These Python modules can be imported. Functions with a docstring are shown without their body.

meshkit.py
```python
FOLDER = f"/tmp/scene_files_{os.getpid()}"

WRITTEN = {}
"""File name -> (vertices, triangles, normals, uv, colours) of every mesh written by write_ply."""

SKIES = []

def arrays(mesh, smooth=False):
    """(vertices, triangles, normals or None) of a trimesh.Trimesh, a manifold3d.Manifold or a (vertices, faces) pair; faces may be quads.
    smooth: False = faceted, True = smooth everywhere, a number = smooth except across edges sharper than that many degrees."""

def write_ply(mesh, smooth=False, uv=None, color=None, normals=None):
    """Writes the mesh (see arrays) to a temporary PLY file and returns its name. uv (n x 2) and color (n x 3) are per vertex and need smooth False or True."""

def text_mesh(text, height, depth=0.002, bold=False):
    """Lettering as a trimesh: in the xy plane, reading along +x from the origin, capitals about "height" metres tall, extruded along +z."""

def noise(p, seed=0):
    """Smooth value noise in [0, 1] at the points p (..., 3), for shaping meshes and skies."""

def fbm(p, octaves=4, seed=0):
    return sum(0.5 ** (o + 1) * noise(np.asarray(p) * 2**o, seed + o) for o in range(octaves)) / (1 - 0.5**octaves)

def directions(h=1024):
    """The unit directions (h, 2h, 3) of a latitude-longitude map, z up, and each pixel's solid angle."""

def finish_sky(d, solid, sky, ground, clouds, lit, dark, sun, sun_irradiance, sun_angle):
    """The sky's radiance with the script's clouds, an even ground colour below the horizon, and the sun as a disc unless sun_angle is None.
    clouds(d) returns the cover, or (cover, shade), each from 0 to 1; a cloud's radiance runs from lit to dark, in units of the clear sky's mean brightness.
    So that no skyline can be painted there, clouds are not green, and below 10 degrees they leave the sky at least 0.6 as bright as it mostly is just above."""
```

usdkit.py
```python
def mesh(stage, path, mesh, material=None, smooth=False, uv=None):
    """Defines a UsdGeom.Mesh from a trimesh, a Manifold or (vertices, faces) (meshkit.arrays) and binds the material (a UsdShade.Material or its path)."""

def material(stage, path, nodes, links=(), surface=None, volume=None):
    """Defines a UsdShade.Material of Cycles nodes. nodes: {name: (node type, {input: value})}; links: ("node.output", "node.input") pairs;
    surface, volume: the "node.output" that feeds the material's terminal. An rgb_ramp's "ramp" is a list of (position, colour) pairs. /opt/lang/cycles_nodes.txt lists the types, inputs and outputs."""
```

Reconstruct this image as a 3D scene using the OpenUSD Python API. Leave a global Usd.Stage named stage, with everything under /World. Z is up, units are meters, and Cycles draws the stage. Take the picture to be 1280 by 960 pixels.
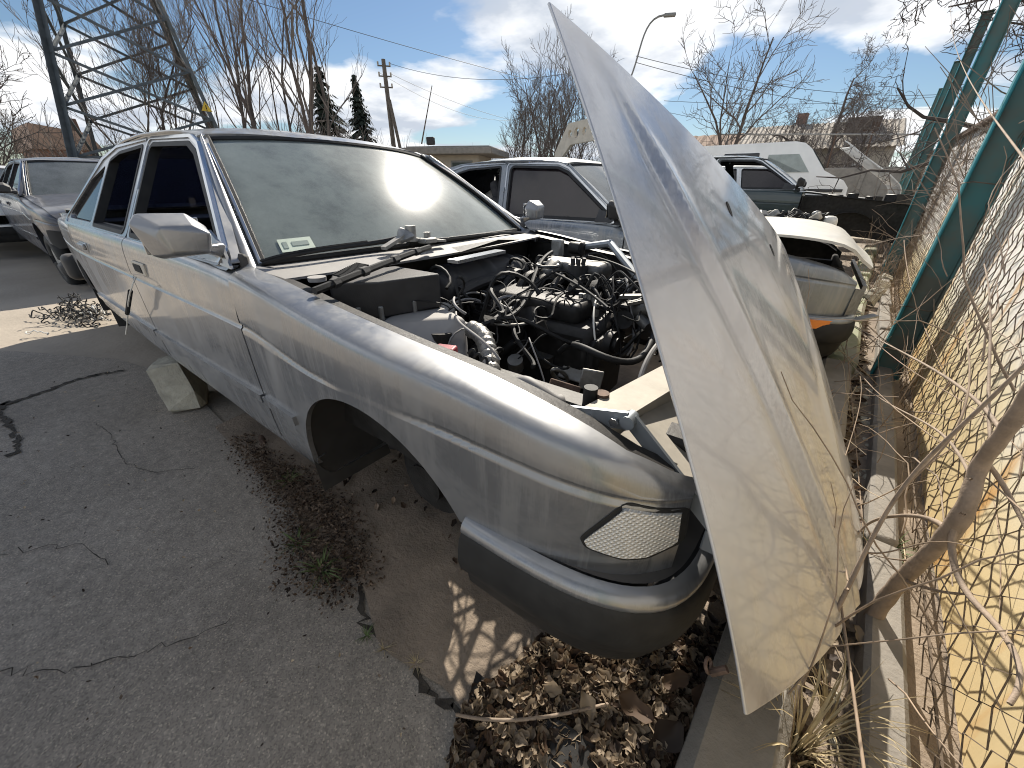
import math, random
import numpy as np, trimesh, manifold3d
import usdkit, meshkit
from scipy.interpolate import PchipInterpolator, CubicSpline
from scipy.spatial import Delaunay
from shapely.geometry import Polygon, Point, LineString
from pxr import Usd, UsdGeom, UsdLux, UsdShade, Sdf, Gf, Vt

stage = Usd.Stage.CreateInMemory()
UsdGeom.SetStageUpAxis(stage, 'Z'); UsdGeom.SetStageMetersPerUnit(stage, 1.0)
UsdGeom.Xform.Define(stage, '/World'); UsdGeom.Scope.Define(stage, '/World/Looks')
rng = random.Random(7); npr = np.random.default_rng(7)
PI = math.pi

# ------------------------------------------------------------------ camera
CPOS = np.array([.765, -1.334, 1.154]); YAW, PITCH, ROLL, FPX = -.6087, .4783, .0102, 473.34
_f = np.array([math.sin(YAW)*math.cos(PITCH), math.cos(YAW)*math.cos(PITCH), -math.sin(PITCH)])
_r = np.array([math.cos(YAW), -math.sin(YAW), 0.]); _u = np.cross(_r, _f)
CR = _r*math.cos(ROLL)+_u*math.sin(ROLL); CU = -_r*math.sin(ROLL)+_u*math.cos(ROLL)
cam = UsdGeom.Camera.Define(stage, '/World/Camera')
cam.AddTransformOp().Set(Gf.Matrix4d(*CR, 0, *CU, 0, *(-_f), 0, *CPOS, 1))
cam.CreateHorizontalApertureAttr(36.0); cam.CreateFocalLengthAttr(FPX/1280*36.0)
cam.CreateClippingRangeAttr(Gf.Vec2f(.02, 2000)); cam.CreateExposureAttr(EXPOSURE := 0.68)

# ------------------------------------------------------------------ sun and sky
SUN = np.array([-.336, .696, .635]); SUN /= np.linalg.norm(SUN)
sx = np.cross([0, 0, 1.], SUN); sx /= np.linalg.norm(sx); sy = np.cross(SUN, sx)
sun = UsdLux.DistantLight.Define(stage, '/World/Sun')
sun.AddTransformOp().Set(Gf.Matrix4d(*sx, 0, *sy, 0, *SUN, 0, 0, 0, 0, 1))
sun.CreateIntensityAttr(1.25); sun.CreateAngleAttr(.5); sun.CreateNormalizeAttr(True); sun.CreateColorAttr(Gf.Vec3f(1, .93, .82))
usdkit.material(stage, '/World/Looks/sky', {
    'sky': ('sky_texture', {'sky_type': 'single_scattering', 'sun_disc': False, 'sun_elevation': math.asin(SUN[2]), 'sun_rotation': math.atan2(SUN[0], SUN[1]), 'aerosol_density': .22, 'air_density': 1.15}),
    'tc': ('texture_coordinate', {}), 'sep': ('separate_xyz', {}), 'zz': ('math', {'math_type': 'add', 'value2': .16}),
    'zm': ('math', {'math_type': 'maximum', 'value2': .05}),
    'dx': ('math', {'math_type': 'divide'}), 'dy': ('math', {'math_type': 'divide'}), 'cmb': ('combine_xyz', {'z': 5.2}),
    'n': ('noise_texture', {'scale': .78, 'detail': 10.0, 'roughness': .50, 'distortion': .15}),
    'r': ('rgb_ramp', {'ramp': [(0, (0, 0, 0)), (.475, (0, 0, 0)), (.52, (.85, .85, .85)), (.575, (1, 1, 1)), (1, (1, 1, 1))]}),
    'n2': ('noise_texture', {'scale': 1.3, 'detail': 8.0, 'roughness': .55}),
    'cl': ('rgb_ramp', {'ramp': [(0, (5.6, 6.4, 7.6)), (.42, (7.2, 7.9, 9.0)), (.54, (12.5, 12.7, 13)), (1, (17, 16.8, 16.4))]}),
    'tint': ('mix_color', {'blend_type': 'multiply', 'fac': 1.0, 'b': (.76, .87, 1.0), 'use_clamp': False}), 'mx': ('mix_color', {'use_clamp': False}), 'bg': ('background_shader', {'strength': .055})},
    [('tc.generated', 'sep.vector'), ('sep.z', 'zm.value1'), ('zm.value', 'zz.value1'), ('sep.x', 'dx.value1'), ('zz.value', 'dx.value2'), ('sep.y', 'dy.value1'), ('zz.value', 'dy.value2'),
     ('dx.value', 'cmb.x'), ('dy.value', 'cmb.y'), ('cmb.vector', 'n.vector'), ('cmb.vector', 'n2.vector'), ('n.fac', 'r.fac'), ('n2.fac', 'cl.fac'),
     ('sky.color', 'tint.a'), ('tint.result', 'mx.a'), ('cl.color', 'mx.b'), ('r.color', 'mx.fac'), ('mx.result', 'bg.color')], surface='bg.background')
dome = UsdLux.DomeLight.Define(stage, '/World/sky')
dome.CreateIntensityAttr(1.0)
UsdShade.MaterialBindingAPI.Apply(dome.GetPrim()).Bind(UsdShade.Material.Get(stage, '/World/Looks/sky'))

# ------------------------------------------------------------------ helpers
def ray(px, py):
    d = _f*FPX+CR*(px-640)-CU*(py-480); return d/np.linalg.norm(d)
def at(px, py, axis, val):
    """the point of the plane axis = val that the photograph shows at a pixel"""
    d = ray(px, py); return CPOS+d*((val-CPOS[axis])/d[axis])
def far(px, py, D):
    d = ray(px, py); return CPOS+d*(D/math.hypot(d[0], d[1]))

MATS = {}
def mat(name, col, rough=.6, metal=0., var=.2, scale=9., bump=0., bscale=60., coat=0., col2=None, spec=.5, dust=0., dcol=(.40, .36, .30), detail=4., worn=0., **kw):
    c = np.array(col); c2 = np.array(col2) if col2 is not None else None
    ramp = [(.3, c*(1-var)), (.7, np.minimum(c*(1+var), 1))] if c2 is None else [(.36, c), (.64, c2)]
    nodes = {'g': ('geometry', {}), 'n': ('noise_texture', {'scale': scale, 'detail': detail, 'roughness': .6}), 'r': ('rgb_ramp', {'ramp': [(0, ramp[0][1]), *ramp, (1, ramp[1][1])]}),
             'p': ('principled_bsdf', {'roughness': rough, 'metallic': metal, 'coat_weight': coat, 'coat_roughness': .06, 'specular_ior_level': spec, **kw})}
    links = [('g.position', 'n.vector'), ('n.fac', 'r.fac')]
    if dust:
        nodes |= {'s': ('separate_xyz', {}), 'nd': ('noise_texture', {'scale': 5.0, 'detail': 6.0, 'roughness': .65}),
                  'a': ('map_range', {'from_min': .35, 'from_max': 1.0, 'to_min': .14, 'to_max': 1.0, 'clamp': True}), 'b': ('map_range', {'from_min': .3, 'from_max': .75, 'to_min': .35, 'to_max': 1.0, 'clamp': True}),
                  'm': ('math', {'math_type': 'multiply'}), 'm2': ('math', {'math_type': 'multiply', 'value2': dust, 'use_clamp': True}),
                  'mc': ('mix_color', {'b': dcol}), 'mr': ('mix_float', {'a': rough, 'b': .85}), 'mm': ('mix_float', {'a': metal, 'b': 0.}), 'mk': ('mix_float', {'a': coat, 'b': 0.})}
        links += [('g.normal', 's.vector'), ('s.z', 'a.value'), ('g.position', 'nd.vector'), ('nd.fac', 'b.value'), ('a.result', 'm.value1'), ('b.result', 'm.value2'), ('m.value', 'm2.value1'),
                  ('m2.value', 'mc.fac'), ('r.color', 'mc.a'), ('m2.value', 'mr.fac'), ('m2.value', 'mm.fac'), ('m2.value', 'mk.fac'), ('mc.result', 'p.base_color'), ('mr.result', 'p.roughness'), ('mm.result', 'p.metallic'), ('mk.result', 'p.coat_weight')]
        if worn:
            nodes |= {'rn': ('noise_texture', {'scale': 3.1, 'detail': 7.0, 'roughness': .6, 'distortion': .6}), 'rv': ('map_range', {'from_min': .42, 'from_max': .62, 'to_min': rough*.8, 'to_max': rough*1.7, 'clamp': True}),
                      'mp': ('mapping', {'scale': (26, 26, 2.2)}), 'sn': ('noise_texture', {'scale': 1.0, 'detail': 5.0, 'roughness': .7}), 'sv': ('map_range', {'from_min': .48, 'from_max': .78, 'to_min': 0., 'to_max': worn, 'clamp': True}), 'ad': ('math', {'math_type': 'add', 'use_clamp': True})}
            links = [l for l in links if l[0] != 'm2.value'] + [('g.position', 'rn.vector'), ('rn.fac', 'rv.value'), ('rv.result', 'mr.a'), ('g.position', 'mp.vector'), ('mp.vector', 'sn.vector'), ('sn.fac', 'sv.value'), ('sv.result', 'ad.value1'), ('m2.value', 'ad.value2')] + [('ad.value', f'{k}.fac') for k in ('mc', 'mr', 'mm', 'mk')]
    else:
        links.append(('r.color', 'p.base_color'))
    if bump:
        nodes |= {'bn': ('noise_texture', {'scale': bscale, 'detail': 5.0, 'roughness': .65}), 'bp': ('bump', {'strength': 1.0, 'distance': bump})}
        links += [('g.position', 'bn.vector'), ('bn.fac', 'bp.height'), ('bp.normal', 'p.normal')]
    MATS[name] = usdkit.material(stage, '/World/Looks/'+name, nodes, links, surface='p.BSDF')
    return MATS[name]

def xprod(a, b):
    a, b = np.asarray(a, float), np.asarray(b, float)
    return np.stack([a[..., 1]*b[..., 2]-a[..., 2]*b[..., 1], a[..., 2]*b[..., 0]-a[..., 0]*b[..., 2], a[..., 0]*b[..., 1]-a[..., 1]*b[..., 0]], -1)
def cat(parts):
    V, F, n = [], [], 0
    for v, f in parts:
        v = np.asarray(v, float); f = np.asarray(f, int)
        if f.ndim == 2 and f.shape[1] == 4: f = np.vstack([f[:, [0, 1, 2]], f[:, [0, 2, 3]]])
        V.append(v); F.append(f+n); n += len(v)
    return np.vstack(V), np.vstack(F)
def grid(P, flip=False):
    P = np.asarray(P, float); n, m = P.shape[:2]
    i = np.arange(n*m).reshape(n, m)
    a, b, c, d = i[:-1, :-1].ravel(), i[1:, :-1].ravel(), i[1:, 1:].ravel(), i[:-1, 1:].ravel()
    f = np.vstack([np.stack([a, b, c], 1), np.stack([a, c, d], 1)])
    return P.reshape(-1, 3), (f[:, ::-1] if flip else f)
def slab(P, t, up=None):
    """a sheet of grid points given a thickness t along its normals (away from the front side)"""
    P = np.asarray(P, float)
    du = np.gradient(P, axis=0); dv = np.gradient(P, axis=1)
    n = np.cross(du, dv); n /= np.maximum(np.linalg.norm(n, axis=2, keepdims=True), 1e-9)
    Q = P-n*t
    loop = lambda A: np.concatenate([A[:, 0], A[-1, 1:], A[::-1, -1][1:], A[0, ::-1][1:]])
    edge = np.stack([loop(P), loop(Q)], 1)
    return cat([grid(P), grid(Q, True), grid(edge, True)])
def tube(pts, r, sides=6, closed=False, cap=True):
    p = np.asarray(pts, float); n = len(p)
    r = np.broadcast_to(np.asarray(r, float), (n,)) if np.ndim(r) == 0 else np.asarray(r, float)
    t = np.concatenate([p[1:2]-p[:1], p[2:]-p[:-2], p[-1:]-p[-2:-1]])
    if closed: t = np.roll(p, -1, 0)-np.roll(p, 1, 0)
    t /= np.maximum(np.sqrt((t*t).sum(1, keepdims=True)), 1e-9)
    ref = np.array([0, 0, 1.]) if abs(t[:, 2]).mean() < .8 else np.array([1., 0, 0])
    a = xprod(t, ref); a /= np.maximum(np.sqrt((a*a).sum(1, keepdims=True)), 1e-9); b = xprod(t, a)
    th = np.arange(sides)*2*PI/sides
    ring = p[:, None]+r[:, None, None]*(a[:, None]*np.cos(th)[None, :, None]+b[:, None]*np.sin(th)[None, :, None])
    V = ring.reshape(-1, 3); F = []
    i = np.arange(n if closed else n-1)[:, None]; j = np.arange(sides)[None]
    i2, j2 = (i+1) % n, (j+1) % sides
    A, B, C, D = (i*sides+j).ravel(), (i2*sides+j).ravel(), (i2*sides+j2).ravel(), (i*sides+j2).ravel()
    F = np.vstack([np.stack([A, D, C], 1), np.stack([A, C, B], 1)])
    if cap and not closed and sides > 2:
        F = np.vstack([F, [[0, k, k+1] for k in range(1, sides-1)], [[(n-1)*sides, (n-1)*sides+k+1, (n-1)*sides+k] for k in range(1, sides-1)]])
    return V, F
def smooth(pts, n=20):
    p = np.asarray(pts, float)
    if len(p) < 3: return np.linspace(p[0], p[-1], n)
    s = np.r_[0, np.cumsum(np.linalg.norm(np.diff(p, axis=0), axis=1)**.6)]
    return CubicSpline(s, p)(np.linspace(0, s[-1], n))
def box(c, s, bev=0., R=None):
    s = np.asarray(s, float)/2; bev = min(bev, s.min()*.9)
    if bev <= 0:
        m = trimesh.creation.box(2*s); v, f = np.array(m.vertices), np.array(m.faces)
    else:
        pts = []
        for sg in np.ndindex(2, 2, 2):
            g = np.array(sg)*2-1
            for k in range(3):
                q = s-bev; q = q.copy(); q[k] = s[k]; pts.append(g*q)
        m = trimesh.convex.convex_hull(np.array(pts)); v, f = np.array(m.vertices), np.array(m.faces)
    if R is not None: v = v@np.asarray(R).T
    return v+np.asarray(c, float), f
def hull(pts):
    m = trimesh.convex.convex_hull(np.asarray(pts, float)); return np.array(m.vertices), np.array(m.faces)
def rbox(c, s, r, R=None, seg=12):
    s = np.asarray(s, float)/2-r
    M = manifold3d.Manifold.batch_hull([manifold3d.Manifold.sphere(r, seg).translate([g[0]*s[0], g[1]*s[1], g[2]*s[2]]) for g in [np.array(k)*2-1 for k in np.ndindex(2, 2, 2)]])
    m = M.to_mesh(); v = np.array(m.vert_properties[:, :3], float)
    if R is not None: v = v@np.asarray(R).T
    return v+np.asarray(c, float), np.array(m.tri_verts)
def bar(a, b, w, h, up=(0, 0, 1)):
    a, b = np.asarray(a, float), np.asarray(b, float); t = b-a; L = np.linalg.norm(t); t = t/L
    s = np.cross(t, up); s /= np.linalg.norm(s); u = np.cross(s, t)
    return box((a+b)/2, (L, w, h), R=np.stack([t, s, u], 1))
def prism(poly, fn, t0=0., t1=1.):
    """extrude a shapely polygon; fn(x, y, t) maps to space"""
    out = []
    for g in getattr(poly, 'geoms', [poly]):
        m = trimesh.creation.extrude_polygon(g, 1.0, engine='earcut')
        v = np.array(m.vertices); z = t0+(t1-t0)*v[:, 2]
        out.append((np.array(fn(v[:, 0], v[:, 1], z)).T if not isinstance(fn(v[:1, 0], v[:1, 1], z[:1]), np.ndarray) else fn(v[:, 0], v[:, 1], z), np.array(m.faces)))
    return cat(out)
def cyl(a, b, r, sides=16): return tube([a, b], r, sides)
def rot(ax, deg): return trimesh.transformations.rotation_matrix(math.radians(deg), ax)[:3, :3]

LOC = {}
def uniq(base):
    k, p = 0, base
    while stage.GetPrimAtPath(p): k += 1; p = f'{base}_{k:03d}'
    return p
def tag(prim, label=None, cat_=None, group=None, kind=None):
    for k, v in (('label', label), ('category', cat_), ('group', group), ('kind', kind)):
        if v: prim.SetCustomDataByKey(k, v)
    return prim
def thing(name, label, cat_, loc=(0, 0, 0), group=None):
    p = uniq('/World/'+name); x = UsdGeom.Xform.Define(stage, p)
    x.AddTranslateOp().Set(Gf.Vec3d(*map(float, loc))); LOC[p] = np.asarray(loc, float)
    tag(x.GetPrim(), label, cat_, group); return p
def root(p): return '/'.join(p.split('/')[:3])
def part(parent, name, vf, m, smooth_=40, label=None, kind=None):
    p = uniq(f'{parent}/{name}')
    v, f = vf; v = np.asarray(v, float)-LOC.get(root(parent), 0)
    # prims nested below a Mesh are fine: the parents carry no transform of their own
    g = usdkit.mesh(stage, p, (v, f), MATS[m], smooth=smooth_)
    tag(g.GetPrim(), label, kind=kind); return p
def single(name, vf, m, label=None, cat_=None, group=None, kind=None, smooth_=40):
    p = uniq('/World/'+name); g = usdkit.mesh(stage, p, vf, MATS[m], smooth=smooth_)
    tag(g.GetPrim(), label, cat_, group, kind); return p
def curves(path, pts, counts, width, m):
    c = UsdGeom.BasisCurves.Define(stage, uniq(path)); c.CreateTypeAttr('linear')
    c.CreatePointsAttr(Vt.Vec3fArray.FromNumpy(np.asarray(pts, np.float32))); c.CreateCurveVertexCountsAttr(Vt.IntArray(list(map(int, counts))))
    c.CreateWidthsAttr(Vt.FloatArray([float(width)])); c.SetWidthsInterpolation('constant')
    UsdShade.MaterialBindingAPI.Apply(c.GetPrim()).Bind(MATS[m]); return c.GetPrim()

# ------------------------------------------------------------------ materials
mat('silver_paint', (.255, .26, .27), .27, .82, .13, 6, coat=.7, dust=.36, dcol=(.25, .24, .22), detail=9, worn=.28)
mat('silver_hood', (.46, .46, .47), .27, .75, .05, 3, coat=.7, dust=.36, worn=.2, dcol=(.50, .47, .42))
mat('grey_paint', (.19, .21, .23), .32, .7, .06, 3, coat=.6, dust=.3, dcol=(.42, .40, .36), worn=.5)
mat('dusty_hood', (.55, .53, .48), .5, .1, .12, 9, coat=.2, dust=.6, dcol=(.60, .56, .48), detail=9)
mat('dark_paint', (.022, .024, .034), .35, .2, .08, 3, coat=.5, dust=.2, dcol=(.24, .24, .25), worn=.12)
mat('green_black_paint', (.018, .03, .03), .25, .3, .1, 3, coat=.8, dust=.15)
mat('white_paint', (.74, .74, .72), .35, 0, .05, 3, coat=.5, dust=.3, dcol=(.5, .47, .42))
mat('red_paint', (.35, .06, .06), .35, 0, .05, 3, coat=.5, dust=.3)
mat('black_plastic', (.022, .022, .023), .55, 0, .3, 14, bump=.0006, bscale=240, dust=.35, dcol=(.22, .20, .18))
mat('black_rubber', (.016, .016, .016), .6, 0, .3, 20, bump=.0006, bscale=160, dust=.05, dcol=(.2, .18, .16), spec=.28)
mat('dark_gap', (.008, .008, .008), .9, 0, .2)
mat('interior', (.045, .043, .042), .8, 0, .3, 12)
mat('seat_cloth', (.06, .058, .06), .9, 0, .3, 40, bump=.001, bscale=300)
mat('chrome', (.55, .56, .57), .22, .95, .08, 30)
mat('dull_metal', (.30, .30, .29), .45, .8, .3, 30, bump=.0006, bscale=80, dust=.5)
mat('alloy', (.12, .117, .11), .45, .8, .25, 40, bump=.001, bscale=90)
mat('rust_metal', (.11, .07, .05), .75, .3, .5, 30, bump=.001, bscale=100)
mat('engine_dark', (.02, .0195, .019), .45, .2, .5, 25, bump=.001, bscale=120, dust=.2, dcol=(.15, .13, .11), spec=.25)
mat('grey_plastic', (.20, .20, .21), .45, 0, .12, 12, dust=.7, dcol=(.42, .39, .34))
mat('dust_metal', (.44, .40, .335), .7, .1, .12, 15, bump=.0006, bscale=60)
mat('foil', (.24, .23, .21), .4, .7, .2, 40, bump=.003, bscale=60)
mat('copper_red', (.30, .04, .05), .5, 0, .2)
mat('white_plastic', (.62, .60, .55), .5, 0, .15, 20)
mat('sticker', (.52, .60, .50), .6, 0, .06); mat('sticker_mark', (.20, .26, .24), .6, 0, .1)
mat('amber_bulb_glow', (.72, .45, .30), .25, 0, .1, coat=.5); mat('amber_lens', (.75, .22, .03), .25, 0, .1, coat=.5)
mat('steel_grey', (.24, .26, .28), .5, .5, .2, 3)
mat('teal_steel', (.012, .16, .19), .45, 0, .3, 6, col2=(.05, .24, .27), bump=.0006, bscale=50)
mat('pylon_steel', (.085, .10, .11), .55, .3, .3, 3)
mat('teal_worn', (.10, .11, .09), .7, 0, .3, 4, col2=(.045, .15, .15), bump=.001, bscale=40)
mat('wire_mesh', (.13, .10, .075), .6, .5, .35, 20)
mat('concrete', (.225, .205, .178), .92, 0, .18, 7, bump=.004, bscale=45)
mat('concrete_mossy', (.33, .30, .25), .92, 0, .25, 5, col2=(.22, .24, .14), bump=.004, bscale=45)
mat('stone', (.36, .34, .28), .95, 0, .3, 8, bump=.008, bscale=40)
mat('bark', (.20, .16, .125), .9, 0, .3, 14, bump=.004, bscale=70)
mat('young_bark', (.26, .20, .15), .75, 0, .3, 22, bump=.002, bscale=90)
mat('twig', (.27, .20, .14), .8, 0, .3, 12)
mat('dry_stem', (.42, .33, .22), .8, 0, .25, 20)
mat('far_bark', (.085, .068, .058), .95, 0, .3, 2)
mat('far_twig', (.125, .105, .092), .95, 0, .3, 2)
mat('needles', (.018, .028, .018), .9, 0, .4, 3)
mat('roof_tile', (.30, .20, .14), .9, 0, .2, 2); mat('asbestos', (.36, .32, .27), .9, 0, .22, 3)
mat('plaster', (.42, .37, .30), .92, 0, .12, 2); mat('brick_far', (.22, .13, .10), .9, 0, .2, 4)
mat('grass_blade', (.09, .13, .035), .6, 0, .3, 30); mat('dry_grass', (.36, .29, .17), .7, 0, .3, 30)
def leafmat(name, c1, c2):
    MATS[name] = usdkit.material(stage, '/World/Looks/'+name, {'g': ('geometry', {}), 'r': ('rgb_ramp', {'ramp': [(.3, c1), (.7, c2)]}),
        'd': ('principled_bsdf', {'roughness': .7}), 't': ('translucent_bsdf', {}), 'm': ('mix_closure', {'fac': .30})},
        [('g.random_per_island', 'r.fac'), ('r.color', 'd.base_color'), ('r.color', 't.color'), ('d.BSDF', 'm.closure1'), ('t.BSDF', 'm.closure2')], surface='m.closure')
leafmat('leaf_brown', (.10, .062, .038), (.24, .16, .10)); leafmat('leaf_tan', (.30, .235, .165), (.56, .47, .35)); leafmat('leaf_dark', (.04, .027, .02), (.10, .066, .045))
mat('mulch', (.19, .14, .10), .95, 0, .5, 30, bump=.01, bscale=70)
mat('hazard_yellow', (.70, .48, .05), .5, 0, .1); mat('wood_pole', (.13, .11, .09), .9, 0, .2, 5)
mat('lamp_grey', (.22, .22, .21), .6, .3, .1)

def asphalt():
    usd = usdkit.material(stage, '/World/Looks/asphalt', {
        'g': ('geometry', {}), 'sp': ('voronoi_texture', {'scale': 270.0}), 'n': ('noise_texture', {'scale': 1.2, 'detail': 6.0, 'roughness': .6}), 'n2': ('noise_texture', {'scale': 26.0, 'detail': 4.0}),
        'r': ('rgb_ramp', {'ramp': [(.25, (.235, .207, .174)), (.5, (.31, .275, .233)), (.75, (.375, .334, .284))]}),
        'spr': ('rgb_ramp', {'ramp': [(0, (.60, .60, .61)), (.5, (1, 1, 1)), (.88, (1.1, 1.1, 1.08)), (1, (1.75, 1.7, 1.6))]}),
        'sep': ('separate_color', {}), 'm': ('mix_color', {'blend_type': 'multiply', 'fac': .8, 'use_clamp_result': False, 'use_clamp': False}), 'n2r': ('rgb_ramp', {'ramp': [(.3, (.82, .82, .82)), (.7, (1.10, 1.09, 1.08))]}),
        'm2': ('mix_color', {'blend_type': 'multiply', 'fac': 1.0, 'use_clamp_result': False}),
        'bp': ('bump', {'strength': .9, 'distance': .004}), 'p': ('principled_bsdf', {'roughness': .88, 'specular_ior_level': .35})},
        [('g.position', 'sp.vector'), ('g.position', 'n.vector'), ('g.position', 'n2.vector'), ('n.fac', 'r.fac'), ('sp.color', 'sep.color'), ('sep.r', 'spr.fac'), ('r.color', 'm.a'), ('spr.color', 'm.b'),
         ('n2.fac', 'n2r.fac'), ('m.result', 'm2.a'), ('n2r.color', 'm2.b'), ('m2.result', 'p.base_color'), ('sep.g', 'bp.height'), ('bp.normal', 'p.normal')], surface='p.BSDF')
    MATS['asphalt'] = usd
asphalt()
mat('yard_ground', (.33, .285, .23), .95, 0, .2, .8, bump=.006, bscale=30, detail=8)
mat("dirt", (.235, .187, .142), .97, 0, .32, 5, bump=.008, bscale=55, detail=8)
mat('crack_dirt', (.045, .038, .03), .97, 0, .5, 30, bump=.006, bscale=70)

def pane(name, tr, dustc, dustf, rough, ior=1.5, tex=True):
    nodes = {'g': ('geometry', {}), 'n': ('noise_texture', {'scale': 3.2, 'detail': 9.0, 'roughness': .72}), 'r': ('rgb_ramp', {'ramp': [(.3, np.array(dustc)*.55), (.5, np.array(dustc)), (.7, np.array(dustc)*1.3)]}),
             't': ('transparent_bsdf', {'color': tr}), 'd': ('diffuse_bsdf', {}), 'tl': ('translucent_bsdf', {}), 'dd': ('mix_closure', {'fac': .45}),
             'm': ('mix_closure', {'fac': dustf}), 'f': ('fresnel', {'IOR': ior}), 'gl': ('glossy_bsdf', {'color': (1, 1, 1), 'roughness': rough}), 'o': ('mix_closure', {})}
    links = [('g.position', 'n.vector'), ('n.fac', 'r.fac'), ('r.color', 'd.color'), ('r.color', 'tl.color'), ('d.BSDF', 'dd.closure1'), ('tl.BSDF', 'dd.closure2'), ('t.BSDF', 'm.closure1'), ('dd.closure', 'm.closure2'),
             ('f.fac', 'o.fac'), ('m.closure', 'o.closure1'), ('gl.BSDF', 'o.closure2')]
    MATS[name] = usdkit.material(stage, '/World/Looks/'+name, nodes, links, surface='o.closure')
pane('dusty_glass', (.70, .77, .74), (.54, .60, .56), .55, .15, 1.6)
pane('dusty_glass_far', (.8, .86, .84), (.40, .43, .43), .46, .12)
pane('blue_glass', (.26, .30, .55), (.07, .07, .12), .10, .02)
pane('brown_glass', (.10, .075, .08), (.14, .11, .12), .30, .04)
pane('dark_glass', (.12, .13, .15), (.10, .10, .11), .2, .03)
pane('rear_glass', (.62, .68, .84), (.12, .13, .22), .16, .02)
pane('clear_glass', (.75, .85, .82), (.35, .42, .40), .15, .02)

def lens():
    MATS['clear_lens'] = usdkit.material(stage, '/World/Looks/clear_lens', {
        'g': ('geometry', {}), 'mp': ('mapping', {'rotation': (0, math.radians(45), 0), 'scale': (150, 150, 150)}), 'ck': ('wave_texture', {'wave_type': 'bands', 'bands_direction': 'x', 'scale': .28}), 'ck2': ('wave_texture', {'wave_type': 'bands', 'bands_direction': 'z', 'scale': .28}),
        'a': ('math', {'math_type': 'multiply'}), 'bp': ('bump', {'strength': 1.0, 'distance': .003}), 'n': ('noise_texture', {'scale': 14.0}),
        'r': ('rgb_ramp', {'ramp': [(.0, (.58, .57, .54)), (1, (.97, .95, .92))]}), 'p': ('principled_bsdf', {'roughness': .18, 'metallic': .25, 'coat_weight': .8})},
        [('g.position', 'mp.vector'), ('mp.vector', 'ck.vector'), ('mp.vector', 'ck2.vector'), ('ck.fac', 'a.value1'), ('ck2.fac', 'a.value2'), ('a.value', 'bp.height'), ('bp.normal', 'p.normal'), ('a.value', 'r.fac'), ('r.color', 'p.base_color')], surface='p.BSDF')
lens()

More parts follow.
